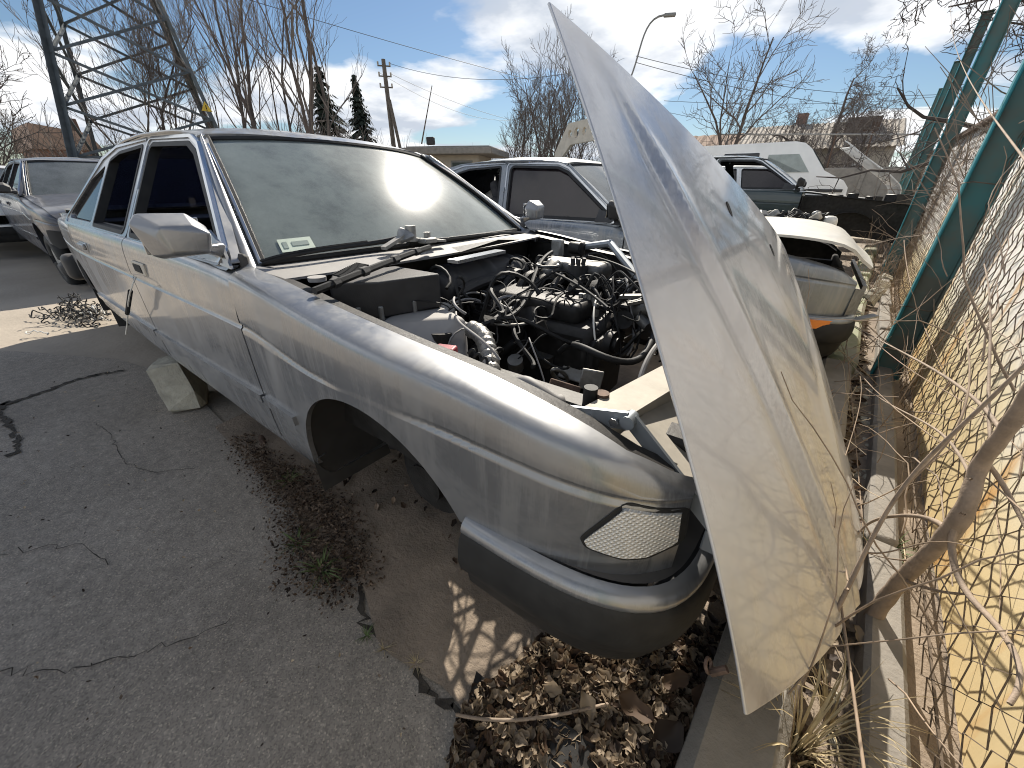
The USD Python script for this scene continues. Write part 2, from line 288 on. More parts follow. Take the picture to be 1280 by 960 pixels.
def sheet_material():
    MATS['fence_sheet'] = usdkit.material(stage, '/World/Looks/fence_sheet', {
        'g': ('geometry', {}), 's': ('separate_xyz', {}), 'n': ('noise_texture', {'scale': 1.6, 'detail': 6.0, 'roughness': .6}), 'mm': ('math', {'math_type': 'multiply_add', 'value2': .9}), 'mr': ('map_range', {'from_min': .3, 'from_max': 1.85, 'clamp': True}),
        'r': ('rgb_ramp', {'ramp': [(0, (.62, .48, .25)), (.30, (.68, .55, .32)), (.45, (.72, .64, .46)), (.58, (.75, .72, .66)), (1, (.80, .79, .77))]}),
        'st': ('noise_texture', {'scale': 7.0, 'detail': 5.0}), 'mp': ('mapping', {'scale': (1, 1, .18)}), 'sr': ('rgb_ramp', {'ramp': [(0, (1, 1, 1)), (.56, (1, 1, 1)), (.68, (.80, .50, .22)), (1, (.6, .33, .12))]}),
        'm': ('mix_color', {'blend_type': 'multiply', 'fac': .8}), 'bp': ('bump', {'distance': .004, 'strength': .6}), 'p': ('principled_bsdf', {'roughness': .6})},
        [('g.position', 's.vector'), ('g.position', 'n.vector'), ('g.position', 'mp.vector'), ('mp.vector', 'st.vector'), ('n.fac', 'mm.value1'), ('s.z', 'mm.value3'), ('mm.value', 'mr.value'), ('mr.result', 'r.fac'), ('st.fac', 'sr.fac'), ('r.color', 'm.a'), ('sr.color', 'm.b'), ('m.result', 'p.base_color'), ('st.fac', 'bp.height'), ('bp.normal', 'p.normal')], surface='p.BSDF')
sheet_material()

# ------------------------------------------------------------------ the saloon body (x forward, y left, z up, front axle at x = 0)
def pc(xs, ys):
    xs, ys = np.array(xs, float), np.array(ys, float); o = np.argsort(xs); return PchipInterpolator(xs[o], ys[o])
W = pc([.76, .735, .70, .65, .58, .50, .35, 0, -.4, -.6, -1.2, -1.7, -2.3, -2.85, -3.3, -3.8, -4.3], [.735, .765, .805, .840, .866, .882, .893, .903, .892, .887, .887, .885, .88, .866, .835, .785, .715])
ZS = pc([.4, -.4, -.7, -1.12, -1.92, -2.9, -4.3], [.23, .24, .235, .262, .292, .35, .40])
ZSW = pc([.74, .65, .26, -.17, -.6, -1.7, -3, -4.3], [.672, .690, .715, .708, .755, .775, .785, .79])
ZT = pc([.76, .74, .713, .655, .508, .326, .091, -.22, -.437, -.6], [.682, .692, .712, .752, .795, .825, .846, .879, .909, .924])
ZB = pc([-.55, -.65, -1.0, -1.7, -2.9, -3.3, -4.3], [.895, .912, .93, .94, .945, .94, .90])
ARCH_F, ARCH_R = (-.01, .31, .365), (-3.22, .32, .37)
def yin(x): return np.minimum(.815, W(x)-.035)
import functools
@functools.lru_cache(None)
def side_profile(x, z0, kind, n=44, cut=True):
    """points (y outward, z) of the right body side from height z0 up to the fender edge or belt"""
    w, zs, zw = float(W(x)), float(ZS(x)), float(ZSW(x))
    groove = 1-math.exp(-((x-.04)/.16)**4) if x > -.3 else 1.
    g = .006*groove
    if kind == 'fender':
        zt, yi = float(ZT(x)), float(yin(x)); zb = zt-.040
    else:
        zt, yi = float(ZB(x)), w-.042; zb = zt-.10
    base = [(w-.055, zs), (w-.022, zs+.05), (w-.006, .45), (w-.001, .56), (w, min(.66, zw-.03)), (w, zw-.010), (w-g, zw-.004), (w-g-.001, zw+.004), (w-.001, zw+.010), (w-.003-.012*max(0, zb-zw-.02), max(zb, zw+.014))]
    base = np.array(base); ok = np.r_[True, np.diff(base[:, 1]) > .001]; base = base[ok]
    we = base[-1, 0]; zb = base[-1, 1]
    B = np.array([base[-1], (we-.003, zb+(zt-zb)*.78), (we-.014, zt-.001), (yi, zt)])
    t = np.linspace(0, 1, 15)[1:, None]; bz = (1-t)**3*B[0]+3*t*(1-t)**2*B[1]+3*t*t*(1-t)*B[2]+t**3*B[3]
    p = PchipInterpolator(base[:, 1], base[:, 0])
    ze = base[-1, 1]
    if z0 < zw-.014:
        zz = np.r_[np.linspace(z0, zw-.010, n-14), zw-.004, zw+.004, np.linspace(zw+.010, ze, 12)]
        low = np.stack([p(zz[:n]), zz[:n]], 1)
        low[-1] = base[-1]
        return np.vstack([low, bz])
    c = bz[bz[:, 1] > z0]; s = np.linspace(0, 1, n+14); i = np.linspace(0, len(c)-1, n+14)
    return np.stack([np.interp(i, range(len(c)), c[:, 0]), np.interp(i, range(len(c)), c[:, 1])], 1)
def arch_z(x, a):
    cx, cz, r = a; d = r*r-(x-cx)**2
    return cz+math.sqrt(d) if d > 0 else -9
def side_sheet(xs, z_lo, kind, s=-1, turn=.016):
    P = []
    for x in xs:
        q = side_profile(x, z_lo(x), kind)
        P.append(np.stack([np.full(len(q), x), s*q[:, 0], q[:, 1]], 1))
    P = np.array(P)
    # the returned edge on all four sides gives the panel its thickness
    R = lambda A: np.stack([A, A+np.array([0, -s*turn, 0])], 0)
    out = [grid(P, s > 0)]
    for A, fl in ((P[0], True), (P[-1], False), (P[:, 0], False), (P[:, -1], True)):
        B = A.copy(); B[:, 1] -= s*turn; 
        out.append(grid(np.stack([A, B], 0), fl != (s > 0)))
    return cat(out)
def yside(x, z, s=-1, off=0.):
    q = side_profile(round(float(x), 4), round(float(ZS(x)), 4), 'fender' if x > -.6 else 'door')
    return s*(np.interp(z, q[:, 1], q[:, 0])+off)
def on_side(s, off0, off1, kind='fender'):
    def fn(x, z, t):
        y = np.array([yside(a, b, s, off0+(off1-off0)*c) for a, b, c in zip(x, z, t)]); return np.stack([x, y, z], 1)
    return fn
def dense(poly, step=.02):
    c = np.array(poly.exterior.coords) if hasattr(poly, 'exterior') else np.array(poly)
    out = []
    for a, b in zip(c[:-1], c[1:]): out += [a+(b-a)*t for t in np.arange(0, 1, step/max(np.linalg.norm(b-a), 1e-6))]
    return Polygon(out)
def side_patch(poly, s, off, thick=.004, nx=26, nz=10, wall=True):
    """a convex-ish x-z polygon lifted onto the body side, standing proud by off"""
    minx, minz, maxx, maxz = poly.bounds; P = []
    for x in np.linspace(minx+1e-4, maxx-1e-4, nx):
        sec = poly.intersection(LineString([(x, minz-1), (x, maxz+1)])); zs = np.array(sec.coords)[:, 1] if not sec.is_empty else np.array([minz, minz])
        P.append([(x, yside(x, z, s, off), z) for z in np.linspace(zs.min(), zs.max(), nz)])
    P = np.array(P); B = P.copy(); B[..., 1] -= s*(off+thick)
    return cat([grid(P, s > 0)]+[grid(np.stack([A, C], 0), fl != (s > 0)) for A, C, fl in ((P[0], B[0], True), (P[-1], B[-1], False), (P[:, 0], B[:, 0], False), (P[:, -1], B[:, -1], True))])
GH = lambda z: .843-.615*(z-.94)         # the side glass plane
def gh(s, off=0.):
    return lambda x, z, t: np.stack([x, s*(GH(z)+off+t), z], 1)
XS = lambda a, b, n: np.linspace(a, b, n)
def xs_arch(a, b, arch, n):
    c = [arch[0]+arch[2]*math.cos(t)*.9999 for t in np.linspace(0, PI, 40)]
    return np.unique(np.r_[XS(a, b, n), [x for x in c if a < x < b]])
FW = Polygon([(-.705, .955), (-1.20, 1.262), (-1.30, 1.296), (-1.76, 1.312), (-1.655, .955)])          # front door window
RW = Polygon([(-1.76, .957), (-1.87, 1.312), (-2.22, 1.295), (-2.36, 1.262), (-2.30, .962)])           # rear door window
QW = Polygon([(-2.36, .966), (-2.42, 1.245), (-2.62, 1.175), (-2.90, .970)])                            # quarter window
GHO = Polygon([(-.60, .915), (-1.215, 1.312), (-1.32, 1.345), (-1.9, 1.362), (-2.35, 1.345), (-2.62, 1.285), (-3.06, .93)])
FRM_F = Polygon([(-.625, .925), (-1.20, 1.298), (-1.30, 1.330), (-1.812, 1.347), (-1.692, .930)])
FRM_R = Polygon([(-1.70, .930), (-1.82, 1.347), (-2.30, 1.332), (-2.50, 1.280), (-2.98, .94)])
def soft(p, r): return p.buffer(-r).buffer(2*r, quad_segs=5).buffer(-r)
def roof_grid(nx=22, ny=25):
    P = []
    for u in np.linspace(0, 1, nx):
        row = []
        for v in np.linspace(-1, 1, ny):
            xf = -1.285+.085*(1-v*v); xr = -2.62-.05*(1-v*v)
            x = xf+(xr-xf)*u
            ze = np.interp(x, [-2.7, -2.45, -2.2, -1.9, -1.5, -1.32, -1.2], [1.275, 1.325, 1.348, 1.358, 1.352, 1.338, 1.318])
            zc = np.interp(x, [-2.7, -2.4, -1.9, -1.5, -1.28, -1.19], [1.318, 1.375, 1.410, 1.400, 1.372, 1.342])
            hw = np.interp(x, [-2.7, -2.2, -1.6, -1.2], [.575, .598, .605, .578])
            row.append((x, hw*v, ze+(zc-ze)*(1-abs(v)**2.6)))
        P.append(row)
    return np.array(P)
def screen_grid(nx=16, ny=25, front=True):
    P = []
    for u in np.linspace(0, 1, nx):
        row = []
        for v in np.linspace(-1, 1, ny):
            if front: a = np.array([-.655+.085*(1-v*v), v*.752, .917+.012*(1-v*v)]); b = np.array([-1.275+.085*(1-v*v), v*.572, 1.316+.024*(1-abs(v)**2.6)])
            else: a = np.array([-3.20-.08*(1-v*v), v*.70, .985+.01*(1-v*v)]); b = np.array([-2.63-.05*(1-v*v), v*.572, 1.288+.022*(1-abs(v)**2.6)])
            row.append(a+(b-a)*u+np.array([0, 0, .018*math.sin(PI*u)]))
        P.append(row)
    return np.array(P)
BP = smooth([(.335, .905), (.45, .905), (.57, .899), (.675, .875), (.752, .822), (.792, .738), (.806, .62), (.820, .40), (.828, 0)], 40)
def along(path, prof, s0=True):
    """sweep a profile (outward, z) along the plan path x, y on the right side and mirror it"""
    p = np.vstack([path*[1, -1], (path*[1, 1])[::-1][1:]]); t = np.gradient(p, axis=0); t /= np.linalg.norm(t, axis=1, keepdims=True); n = np.stack([t[:, 1], -t[:, 0]], 1)
    return np.array([[(a[0]+b[0]*o, a[1]+b[1]*o, z) for o, z in prof] for a, b in zip(p, n)])
def mir(vf, s):
    """the right-hand mesh, or its mirror image for the left"""
    if s < 0: return vf
    v, f = np.array(vf[0], float), np.array(vf[1]); v[:, 1] *= -1; return v, f[:, ::-1]

def hood_closed(lift=0.):
    P = []
    for u in np.linspace(0, 1, 26):
        row = []
        for v in np.linspace(-1, 1, 29):
            a = abs(v); xr = -.60+.13*(1-v*v); x = xr+(.775+.03*(1-v*v)-xr)*u
            ye = float(yin(min(x, .74)))-.006; ze = float(ZT(np.clip(x, -.6, .75)))
            z = ze+.042*(1-a**2.4)*(1-u**6)-.05*max(0, (u-.86)/.14)**2
            row.append((x, v*ye, z))
        P.append(row)
    P = np.array(P)
    if lift: P[..., 2] += lift*np.clip((P[..., 0]+.6)/1.38, 0, 1)
    return slab(P[:, ::-1], .014)

def seat(x, y, w=.52):
    R = rot([0, 1, 0], -18)
    return cat([rbox((x, y, .46), (.52, w, .18), .07), rbox((x-.30, y, .78), (.17, w*.94, .62), .07, R)]), rbox((x-.42, y, 1.13), (.09, .26, .17), .035, R)

def sedan(name, label, cat_, T, loc, pm, opt=(), group=None):
    """the whole saloon; T moves a local point into the world; opt leaves pieces out or adds some"""
    t = thing(name, label, cat_, loc, group); X = lambda vf: (T(np.asarray(vf[0], float)), vf[1])
    P = lambda parent, n, vf, m, sm=40, lab=None, kind=None: part(parent, n, X(vf), m, sm, lab, kind)
    no = lambda k: k in opt
    main = 'main' in opt
    for s in (-1, 1):
        M = lambda vf: mir(vf, s)
        if not (no('no_fenders')):
            zl = lambda x: max(arch_z(x, ARCH_F), .475 if x > .3 else float(ZS(x)))
            fd = P(t, 'fender', M(side_sheet(xs_arch(-.595, .742, ARCH_F, 60), zl, 'fender')), pm)
            for a, b in ((-.592, -.385),): P(fd, 'side_moulding', M(side_patch(Polygon([(a, .472), (b, .468), (b, .500), (a, .505)]), -1, .012, .012, 8, 5)), pm)
        # wheel arch lip and liner
        for arch, nm in ((ARCH_F, 'wheel_arch_liner'), (ARCH_R, 'wheel_arch_liner')):
            a0, a1 = (27, 199) if arch is ARCH_F else (-5, 190)
            th = np.radians(np.linspace(a0, a1, 40)); ww = [float(W(arch[0]+arch[2]*math.cos(a))) for a in th]
            lin = np.array([[(arch[0]+(arch[2]+.004+.02*k)*math.cos(a), -(w-.016-.30*k), arch[1]+(arch[2]+.004+.02*k)*math.sin(a)-.02*k) for k in (0, .06, .3, .6, 1)] for a, w in zip(th, ww)])
            wall = np.array([[(arch[0]+r*math.cos(a), -.575-.01*r, arch[1]+r*math.sin(a)) for r in (0.02, .2, .39)] for a in th])
            P(t, nm, M(cat([grid(lin), grid(wall)])), 'black_plastic')
        # doors and rear quarter
        fdoor = P(t, 'front_door', M(side_sheet(XS(-1.690, -.604, 34), lambda x: float(ZS(x))+.085, 'door')), pm)
        rdoor = P(t, 'rear_door', M(side_sheet(np.unique(np.r_[XS(-2.86, -1.699, 30), -2.87]), lambda x: max(arch_z(x, ARCH_R), float(ZS(x))+.085), 'door')), pm)
        P(t, 'rear_quarter', M(side_sheet(xs_arch(-4.30, -2.878, ARCH_R, 36), lambda x: max(arch_z(x, ARCH_R), float(ZS(x))+.06 if x > -3.4 else .42), 'door')), pm)
        P(fdoor, 'side_moulding', M(side_patch(Polygon([(-1.686, .482), (-.607, .475), (-.607, .507), (-1.686, .514)]), -1, .012, .012, 30, 5)), pm)
        P(rdoor, 'side_moulding', M(side_patch(Polygon([(-2.83, .497), (-1.702, .484), (-1.702, .516), (-2.83, .527)]), -1, .012, .012, 30, 5)), pm)
        sill = np.array([[(x, -(float(W(x))-o), float(ZS(x))+dz) for o, dz in ((.30, -.02), (.075, -.008), (.055, .004), (.035, .035), (.024, .060), (.026, .081), (.06, .083))] for x in XS(-2.87, -.372, 40)])
        P(t, 'sill', M(grid(sill)), pm)
        # greenhouse
        y0 = gh(-1)
        ringF = soft(FRM_F, .03).difference(soft(FW, .025)); ringR = soft(FRM_R, .03).difference(soft(RW, .02)).difference(soft(QW, .02))
        shell = soft(GHO, .02).difference(FRM_F.buffer(-.004)).difference(FRM_R.buffer(-.004))
        P(t, 'roof_rail', M(prism(dense(shell) if shell.geom_type == 'Polygon' and not shell.interiors else shell, gh(-1), -.03, -.004)), pm, 25)
        ff = P(fdoor, 'window_frame', M(prism(ringF, gh(-1), -.032, .004)), pm, 25)
        rf = P(rdoor, 'window_frame', M(prism(ringR, gh(-1), -.032, .004)), pm, 25)
        tF, tR = soft(FW, .025), soft(RW, .02)
        P(ff, 'window_seal', M(prism(tF.buffer(.012).difference(tF.buffer(-.006)), gh(-1), -.034, .007)), 'black_rubber', 25)
        P(rf, 'window_seal', M(prism(tR.buffer(.010).difference(tR.buffer(-.006)), gh(-1), -.034, .007)), 'black_rubber', 25)
        oF = soft(FRM_F, .03)
        P(ff, 'chrome_trim', M(prism(oF.buffer(.002).difference(oF.buffer(-.010)).intersection(Polygon([(-.5, .935), (-.5, 1.5), (-2, 1.5), (-1.60, .935)])), gh(-1), -.01, .010)), 'chrome', 25)
        oR = soft(FRM_R, .03)
        P(rf, 'chrome_trim', M(prism(oR.buffer(.002).difference(oR.buffer(-.010)).intersection(Polygon([(-1.83, .93), (-1.83, 1.5), (-3.2, 1.5), (-3.2, .93)])), gh(-1), -.01, .010)), 'chrome', 25)
        q = P(t, 'quarter_window', M(prism(soft(QW, .02).buffer(-.004), gh(-1), -.016, -.010)), 'dark_glass', 25)
        if ('left_glass' in opt and s > 0) or 'glass' in opt:
            P(fdoor, 'window_glass', M(prism(tF, gh(-1), -.020, -.015)), 'blue_glass' if main else 'brown_glass', 25)
            if not ('open_rear' in opt and s < 0): P(rdoor, 'window_glass', M(prism(tR, gh(-1), -.020, -.015)), 'blue_glass' if main else 'dark_glass', 25)
        # belt trim, inner door cards
        P(fdoor, 'door_card', M(box((-1.15, -.80, .66), (1.02, .03, .60), .01)), 'interior'); P(rdoor, 'door_card', M(box((-2.28, -.79, .68), (1.0, .03, .58), .01)), 'interior')
        # handles: a recess plate, with the flap where it is still there
        for dd, hx, gone in ((fdoor, -1.50, main and s < 0), (rdoor, -2.52, False)):
            yy = -yside(hx, .83); z = .832
            h = P(dd, 'handle_recess', M(cat([box((hx, -yy-.001, z), (.155, .012, .052), .004)])), pm if not gone else 'dust_metal')
            if gone: P(h, 'handle_hole', M(box((hx-.005, -yy-.004, z), (.10, .013, .036), .004)), 'dark_gap', lab='empty door handle opening')
            else: P(h, 'handle', M(box((hx, -yy-.012, z+.006), (.135, .016, .030), .005)), pm)
        # mirror
        mk = pm if main or no('mirror_paint') else 'black_plastic'
        sail = np.array([(-.655, -.848, .935), (-.80, -.852, .935), (-.80, -.815, 1.005), (-.70, -.830, .975)])
        def sph(pts, r, seg=16):
            m_ = manifold3d.Manifold.batch_hull([manifold3d.Manifold.sphere(r, seg).translate(list(map(float, p))) for p in pts]).to_mesh(); return np.array(m_.vert_properties[:, :3], float), np.array(m_.tri_verts)
        mm = P(t, 'door_mirror', M(sph([(-.676, -.886, .985), (-.676, -.880, 1.036), (-.676, -.912, 1.066), (-.676, -1.008, 1.068), (-.676, -1.018, 1.056), (-.676, -.998, .988), (-.676, -.985, .982),
            (-.625, -.900, .990), (-.622, -.893, 1.026), (-.628, -.918, 1.044), (-.630, -.985, 1.044), (-.634, -.992, 1.03), (-.628, -.975, .992)], .016)), mk, 50)
        P(mm, 'mirror_foot', M(cat([hull([(-.635, -.842, .922), (-.85, -.846, .940), (-.84, -.80, 1.02), (-.70, -.826, .985), (-.635, -.850, .922), (-.85, -.854, .940), (-.84, -.808, 1.02), (-.70, -.836, .985)]), sph([(-.68, -.85, .965), (-.66, -.89, .985), (-.70, -.85, .96), (-.69, -.89, .985), (-.68, -.84, .985)], .010, 10)])), mk, 30)
        P(mm, 'mirror_glass', M(box((-.6975, -.945, 1.023), (.004, .145, .09), .002)), 'chrome')
        # A pillar outer strip with bright screen trim
        a0, a1 = np.array([-.625, -.775, .912]), np.array([-1.235, -.592, 1.320]); b0, b1 = np.array([-.650, -.818, .915]), np.array([-1.215, -.612, 1.312])
        ap = np.array([[a0+(a1-a0)*u+((b0-a0)+((b1-a1)-(b0-a0))*u)*k+np.array([.006, 0, .012])*math.sin(PI*k)+np.array([0, 0, .012])*math.sin(PI*u) for k in np.linspace(0, 1, 6)] for u in np.linspace(-.02, 1, 20)])
        pil = P(t, 'windscreen_pillar', M(slab(ap, .02)), pm)
        c0 = [np.array([-.640, -.762, .922])+(np.array([-1.262, -.580, 1.322])-np.array([-.640, -.762, .922]))*u+np.array([.004, 0, .022*math.sin(PI*u)+.004]) for u in np.linspace(0, 1, 16)]
        P(pil, 'bright_trim', M(tube(c0, .0065, 6)), 'chrome'); P(pil, 'rubber_seal', M(tube([p+np.array([-.004, .012, -.002]) for p in c0], .009, 6)), 'black_rubber')
        # front corner lamp
        if not no('no_lamps'):
            lp = soft(dense(Polygon([(.600, .588), (.655, .678), (.738, .655), (.7395, .58), (.700, .560), (.67, .558), (.608, .574)])), .008)
            sg = P(t, 'corner_lamp', M(side_patch(lp.buffer(.009), -1, .002, .01, 26, 8)), 'black_rubber')
            P(sg, 'lens', M(side_patch(lp, -1, .007, .006, 26, 10)), 'clear_lens')
            if False: P(sg, 'amber_bulb', M(side_patch(Polygon([(.640, .645), (.650, .664), (.660, .660), (.655, .643)]).buffer(.006), -1, .0080, .002, 8, 6)), 'amber_bulb_glow')
    # roof, screens, boot
    R = roof_grid(); P(t, 'roof', slab(R[:, ::-1], .02), pm)
    for s in (-1, 1): P(t, 'roof_gutter', mir(tube(smooth([(x, -np.interp(x, [-2.7, -2.2, -1.6, -1.2], [.582, .605, .612, .590]), np.interp(x, [-2.7, -2.45, -2.2, -1.9, -1.5, -1.32, -1.2], [1.270, 1.322, 1.346, 1.358, 1.352, 1.338, 1.316])) for x in XS(-2.68, -1.22, 12)], 24),   .006, 6), s), pm)
    sg = screen_grid()
    ws = P(t, 'windscreen', slab(sg[:, ::-1], .005), 'dusty_glass' if main else 'dusty_glass_far')
    P(ws, 'screen_seal', cat([tube(smooth(sg[-1]+[.006, 0, -.002], 24), .011, 6), tube(smooth(sg[0]+[-.004, 0, .004], 24), .012, 6)]), 'black_rubber')
    if main:
        # the inspection sticker, lying just behind the glass at its lower right corner
        def onscreen(u, v, o): 
            a = np.array([-.655+.085*(1-v*v), v*.752, .917+.012*(1-v*v)]); b = np.array([-1.275+.085*(1-v*v), v*.572, 1.316+.024*(1-abs(v)**2.6)])
            return a+(b-a)*u+np.array([0, 0, .018*math.sin(PI*u)])+np.array([.49, 0, .87])*o
        def lay(u0, u1, v0, v1, o): return slab(np.array([[onscreen(u, v, o) for v in np.linspace(v1, v0, 6)] for u in np.linspace(u0, u1, 4)]), .001)
        st = P(ws, 'sticker', lay(.055, .135, -.90, -.75, .004), 'sticker')
        P(st, 'sticker_print', cat([lay(.075, .115, -.885, -.865, .0056), lay(.085, .112, -.845, -.77, .0056)]), 'sticker_mark')
    bk = screen_grid(front=False); P(t, 'rear_window', slab(bk, .005), 'rear_glass' if main else 'dark_glass')
    lid = np.array([[(-3.18-1.16*u-.08*(1-v*v)*(1-u), v*(.70-.06*u), .985+.012*(1-v*v)-.03*u-.30*max(0, (u-.9)/.1)**2) for v in np.linspace(-1, 1, 21)] for u in np.linspace(0, 1, 24)]); P(t, 'boot_lid', slab(lid, .015), pm)
    for s in (-1, 1):
        P(t, 'rear_deck', mir(grid(np.array([[(-2.98-1.32*u, -(.69+(.035+float(W(-2.98-1.32*u))-.042-.725)*k), .955-.055*u+.03*(1-k)) for k in np.linspace(0, 1, 5)] for u in np.linspace(0, 1, 18)])), s), pm)
        P(t, 'rear_pillar', mir(slab(np.array([[np.array([-2.60, -.585, 1.285])+(np.array([-3.06, -.815, .94])-np.array([-2.60, -.585, 1.285]))*u+(np.array([-2.64, -.565, 1.290])+(np.array([-3.22, -.71, .985])-np.array([-2.64, -.565, 1.29]))*u-(np.array([-2.60, -.585, 1.285])+(np.array([-3.06, -.815, .94])-np.array([-2.60, -.585, 1.285]))*u))*k for k in np.linspace(0, 1, 5)] for u in np.linspace(0, 1, 14)])[:, ::-1], .02), s), pm)
        P(t, 'tail_lamp', mir(box((-4.30, -.52, .74), (.05, .34, .16), .01), s), 'copper_red')
    P(t, 'rear_panel', box((-4.27, 0, .66), (.06, 1.36, .56), .02), pm)
    P(t, 'rear_bumper', rbox((-4.36, 0, .50), (.16, 1.60, .22), .05), 'black_plastic')
    # inside
    P(t, 'floor_pan', box((-1.9, 0, .30), (2.7, 1.55, .04)), 'interior'); P(t, 'boot_floor', box((-3.7, 0, .45), (1.1, 1.2, .04)), 'interior')
    P(t, 'dashboard', cat([rbox((-.83, 0, .83), (.36, 1.46, .16), .05), rbox((-.88, .36, .90), (.26, .40, .09), .03)]), 'interior')
    if not no('no_seats'):
        for x, y, w in ((-1.62, -.38, .52), (-1.62, .38, .52), (-2.55, 0, 1.25)):
            a, b = seat(x, y, w); st = P(t, 'seat' if w < 1 else 'rear_seat', a, 'seat_cloth')
            if w < 1: P(st, 'headrest', b, 'seat_cloth')
        wh = [np.array([-1.10, .38, .90])+rot([0, 1, 0], -65)@np.array([.19*math.cos(a), .19*math.sin(a), 0]) for a in np.linspace(0, 2*PI, 25)[:-1]]
        P(t, 'steering_wheel', cat([tube(wh, .014, 6, closed=True), bar(wh[0], wh[12], .03, .02, (0, 1, .01)), cyl((-1.10, .38, .90), (-.85, .38, .80), .03)]), 'black_plastic')
    P(t, 'parcel_shelf', box((-3.02, 0, .93), (.42, 1.36, .02)), 'interior')
    P(t, 'rear_bulkhead', box((-3.1, 0, .66), (.04, 1.4, .5)), 'interior')
    P(t, 'firewall', box((-.60, 0, .60), (.03, 1.50, .56)), 'engine_dark')
    for s in (-1, 1):
        iw = np.array([[(x, -(float(yin(x))-.035-.05*k), min(float(ZT(x))-.012, .86)-.45*k) for k in np.linspace(0, 1, 5)] for x in XS(-.58, .70, 20)])
        ledge = np.array([[(x, -(float(yin(x))+.002-.075*k), float(ZT(x))-.010-.012*k) for k in (0, .5, 1)] for x in XS(-.58, .70, 20)])
        P(t, 'inner_wing', mir(cat([slab(iw, .01), slab(ledge, .006)]), s), 'engine_dark')
        P(t, 'chassis_rail', mir(box((.05, -.50, .60), (1.4, .08, .10), .01), s), 'engine_dark')
        P(t, 'scuttle_corner', mir(hull([(-.596, -.852, .908), (-.60, -.815, .923), (-.645, -.815, .922), (-.66, -.842, .914), (-.645, -.765, .922), (-.595, -.785, .920), (-.60, -.70, .904), (-.575, -.80, .870), (-.60, -.846, .85)]), s), pm)
    if not no('no_bumper'):
        bp = P(t, 'front_bumper', grid(along(BP, [(.002, .474), (.012, .462), (.019, .425), (.020, .395), (.014, .365), (.002, .350), (-.006, .342), (-.014, .29), (-.028, .258), (-.070, .236), (-.10, .24)])), 'black_rubber')
        P(bp, 'bumper_cover', grid(along(BP, [(-.024, .507), (-.010, .504), (.000, .496), (.005, .486), (.006, .478), (.004, .472)])), pm)
        P(bp, 'bumper_ledge', grid(along(BP, [(-.16, .512), (-.032, .504)])), 'black_plastic')
    if 'hood' in opt: P(t, 'hood', hood_closed(), 'silver_hood' if main else pm)
    return t, P

# ------------------------------------------------------------------ the ground
def blob(cx, cy, rx, ry, n=40, seed=1, j=.25):
    r = np.random.default_rng(seed); a = np.linspace(0, 2*PI, n, endpoint=False); k = 1+j*(r.random(n)-.5)*2
    return Polygon(np.stack([cx+rx*k*np.cos(a), cy+ry*k*np.sin(a)], 1)).buffer(.03).buffer(-.03)
def ground_patch(name, poly, z, m, label, step=.06, amp=.006, kind='structure'):
    pts = []
    mx, my, Mx, My = poly.bounds
    bd = poly.exterior; per = [np.array(bd.interpolate(d).coords[0]) for d in np.arange(0, bd.length, step)]
    gx, gy = np.meshgrid(np.arange(mx, Mx, step), np.arange(my, My, step)); q = np.stack([gx.ravel(), gy.ravel()], 1)+npr.uniform(-.2, .2, (gx.size, 2))*step
    import shapely
    q = q[shapely.contains_xy(poly.buffer(-step*.5), q[:, 0], q[:, 1])]; v = np.vstack([per, q]); f = Delaunay(v).simplices; c = v[f].mean(1); f = f[shapely.contains_xy(poly, c[:, 0], c[:, 1])]
    cr = np.cross(v[f[:, 1]]-v[f[:, 0]], v[f[:, 2]]-v[f[:, 0]]); f[cr < 0] = f[cr < 0][:, ::-1]; v = np.c_[v, np.zeros(len(v))]
    v[:, 2] = z+amp*(meshkit.fbm(v*[14, 14, 1], 4)-.2)+.02*np.clip(v[:, 1]-2, 0, 60)
    return single(name, (v, f), m, label, None, None, kind)
g = np.concatenate([-np.geomspace(1, 320, 16)[::-1], np.linspace(-.9, .9, 8), np.geomspace(1, 320, 16)])
GX, GY = np.meshgrid(g, g, indexing='ij')
single('ground', grid(np.stack([GX, GY, -.012+.02*np.clip(GY-2, 0, 60)], -1)), 'yard_ground', 'dusty pale yard surface reaching back past the parked cars', kind='structure')
asp = Polygon([(-5.6, -9), (3.2, -9), (1.15, -1.2), (.92, -1.0), (.55, -1.03), (.35, -.98), (.10, -1.02), (-.10, -.92), (-.45, -.90), (-1.4, -.82), (-2.4, -.75), (-3.1, -.9), (-3.9, -1.3), (-4.8, -1.9)])
ground_patch('asphalt', asp, -.004, 'asphalt', 'grey worn asphalt beside the silver saloon', .12, .005)
ground_patch('dirt', Polygon([(-1.5, -.86), (-.5, -.93), (-.1, -.95), (.12, -1.05), (.36, -1.01), (.56, -1.06), (.95, -1.03), (1.25, -1.3), (1.6, -1.3), (1.5, -.5), (1.75, 2.5), (2.3, 9), (1.2, 9), (.8, 2.6), (-.6, .9), (-1.7, .6)]), .002, 'dirt', 'brown bare earth under the car nose and along the fence', .06, .014)
def ribbon(pts, w, seed, z=.004):
    r = np.random.default_rng(seed); p = smooth(pts, 40); p[:, :2] += r.normal(0, .008, (40, 2)); t = np.gradient(p, axis=0); t /= np.linalg.norm(t, axis=1, keepdims=True); nn = np.stack([-t[:, 1], t[:, 0], 0*t[:, 0]], 1)
    ww = (w*(.4+1.2*r.random(40)))[:, None]; P = np.stack([p-nn*ww, p+nn*ww], 1); P[..., 2] = z; return grid(P)
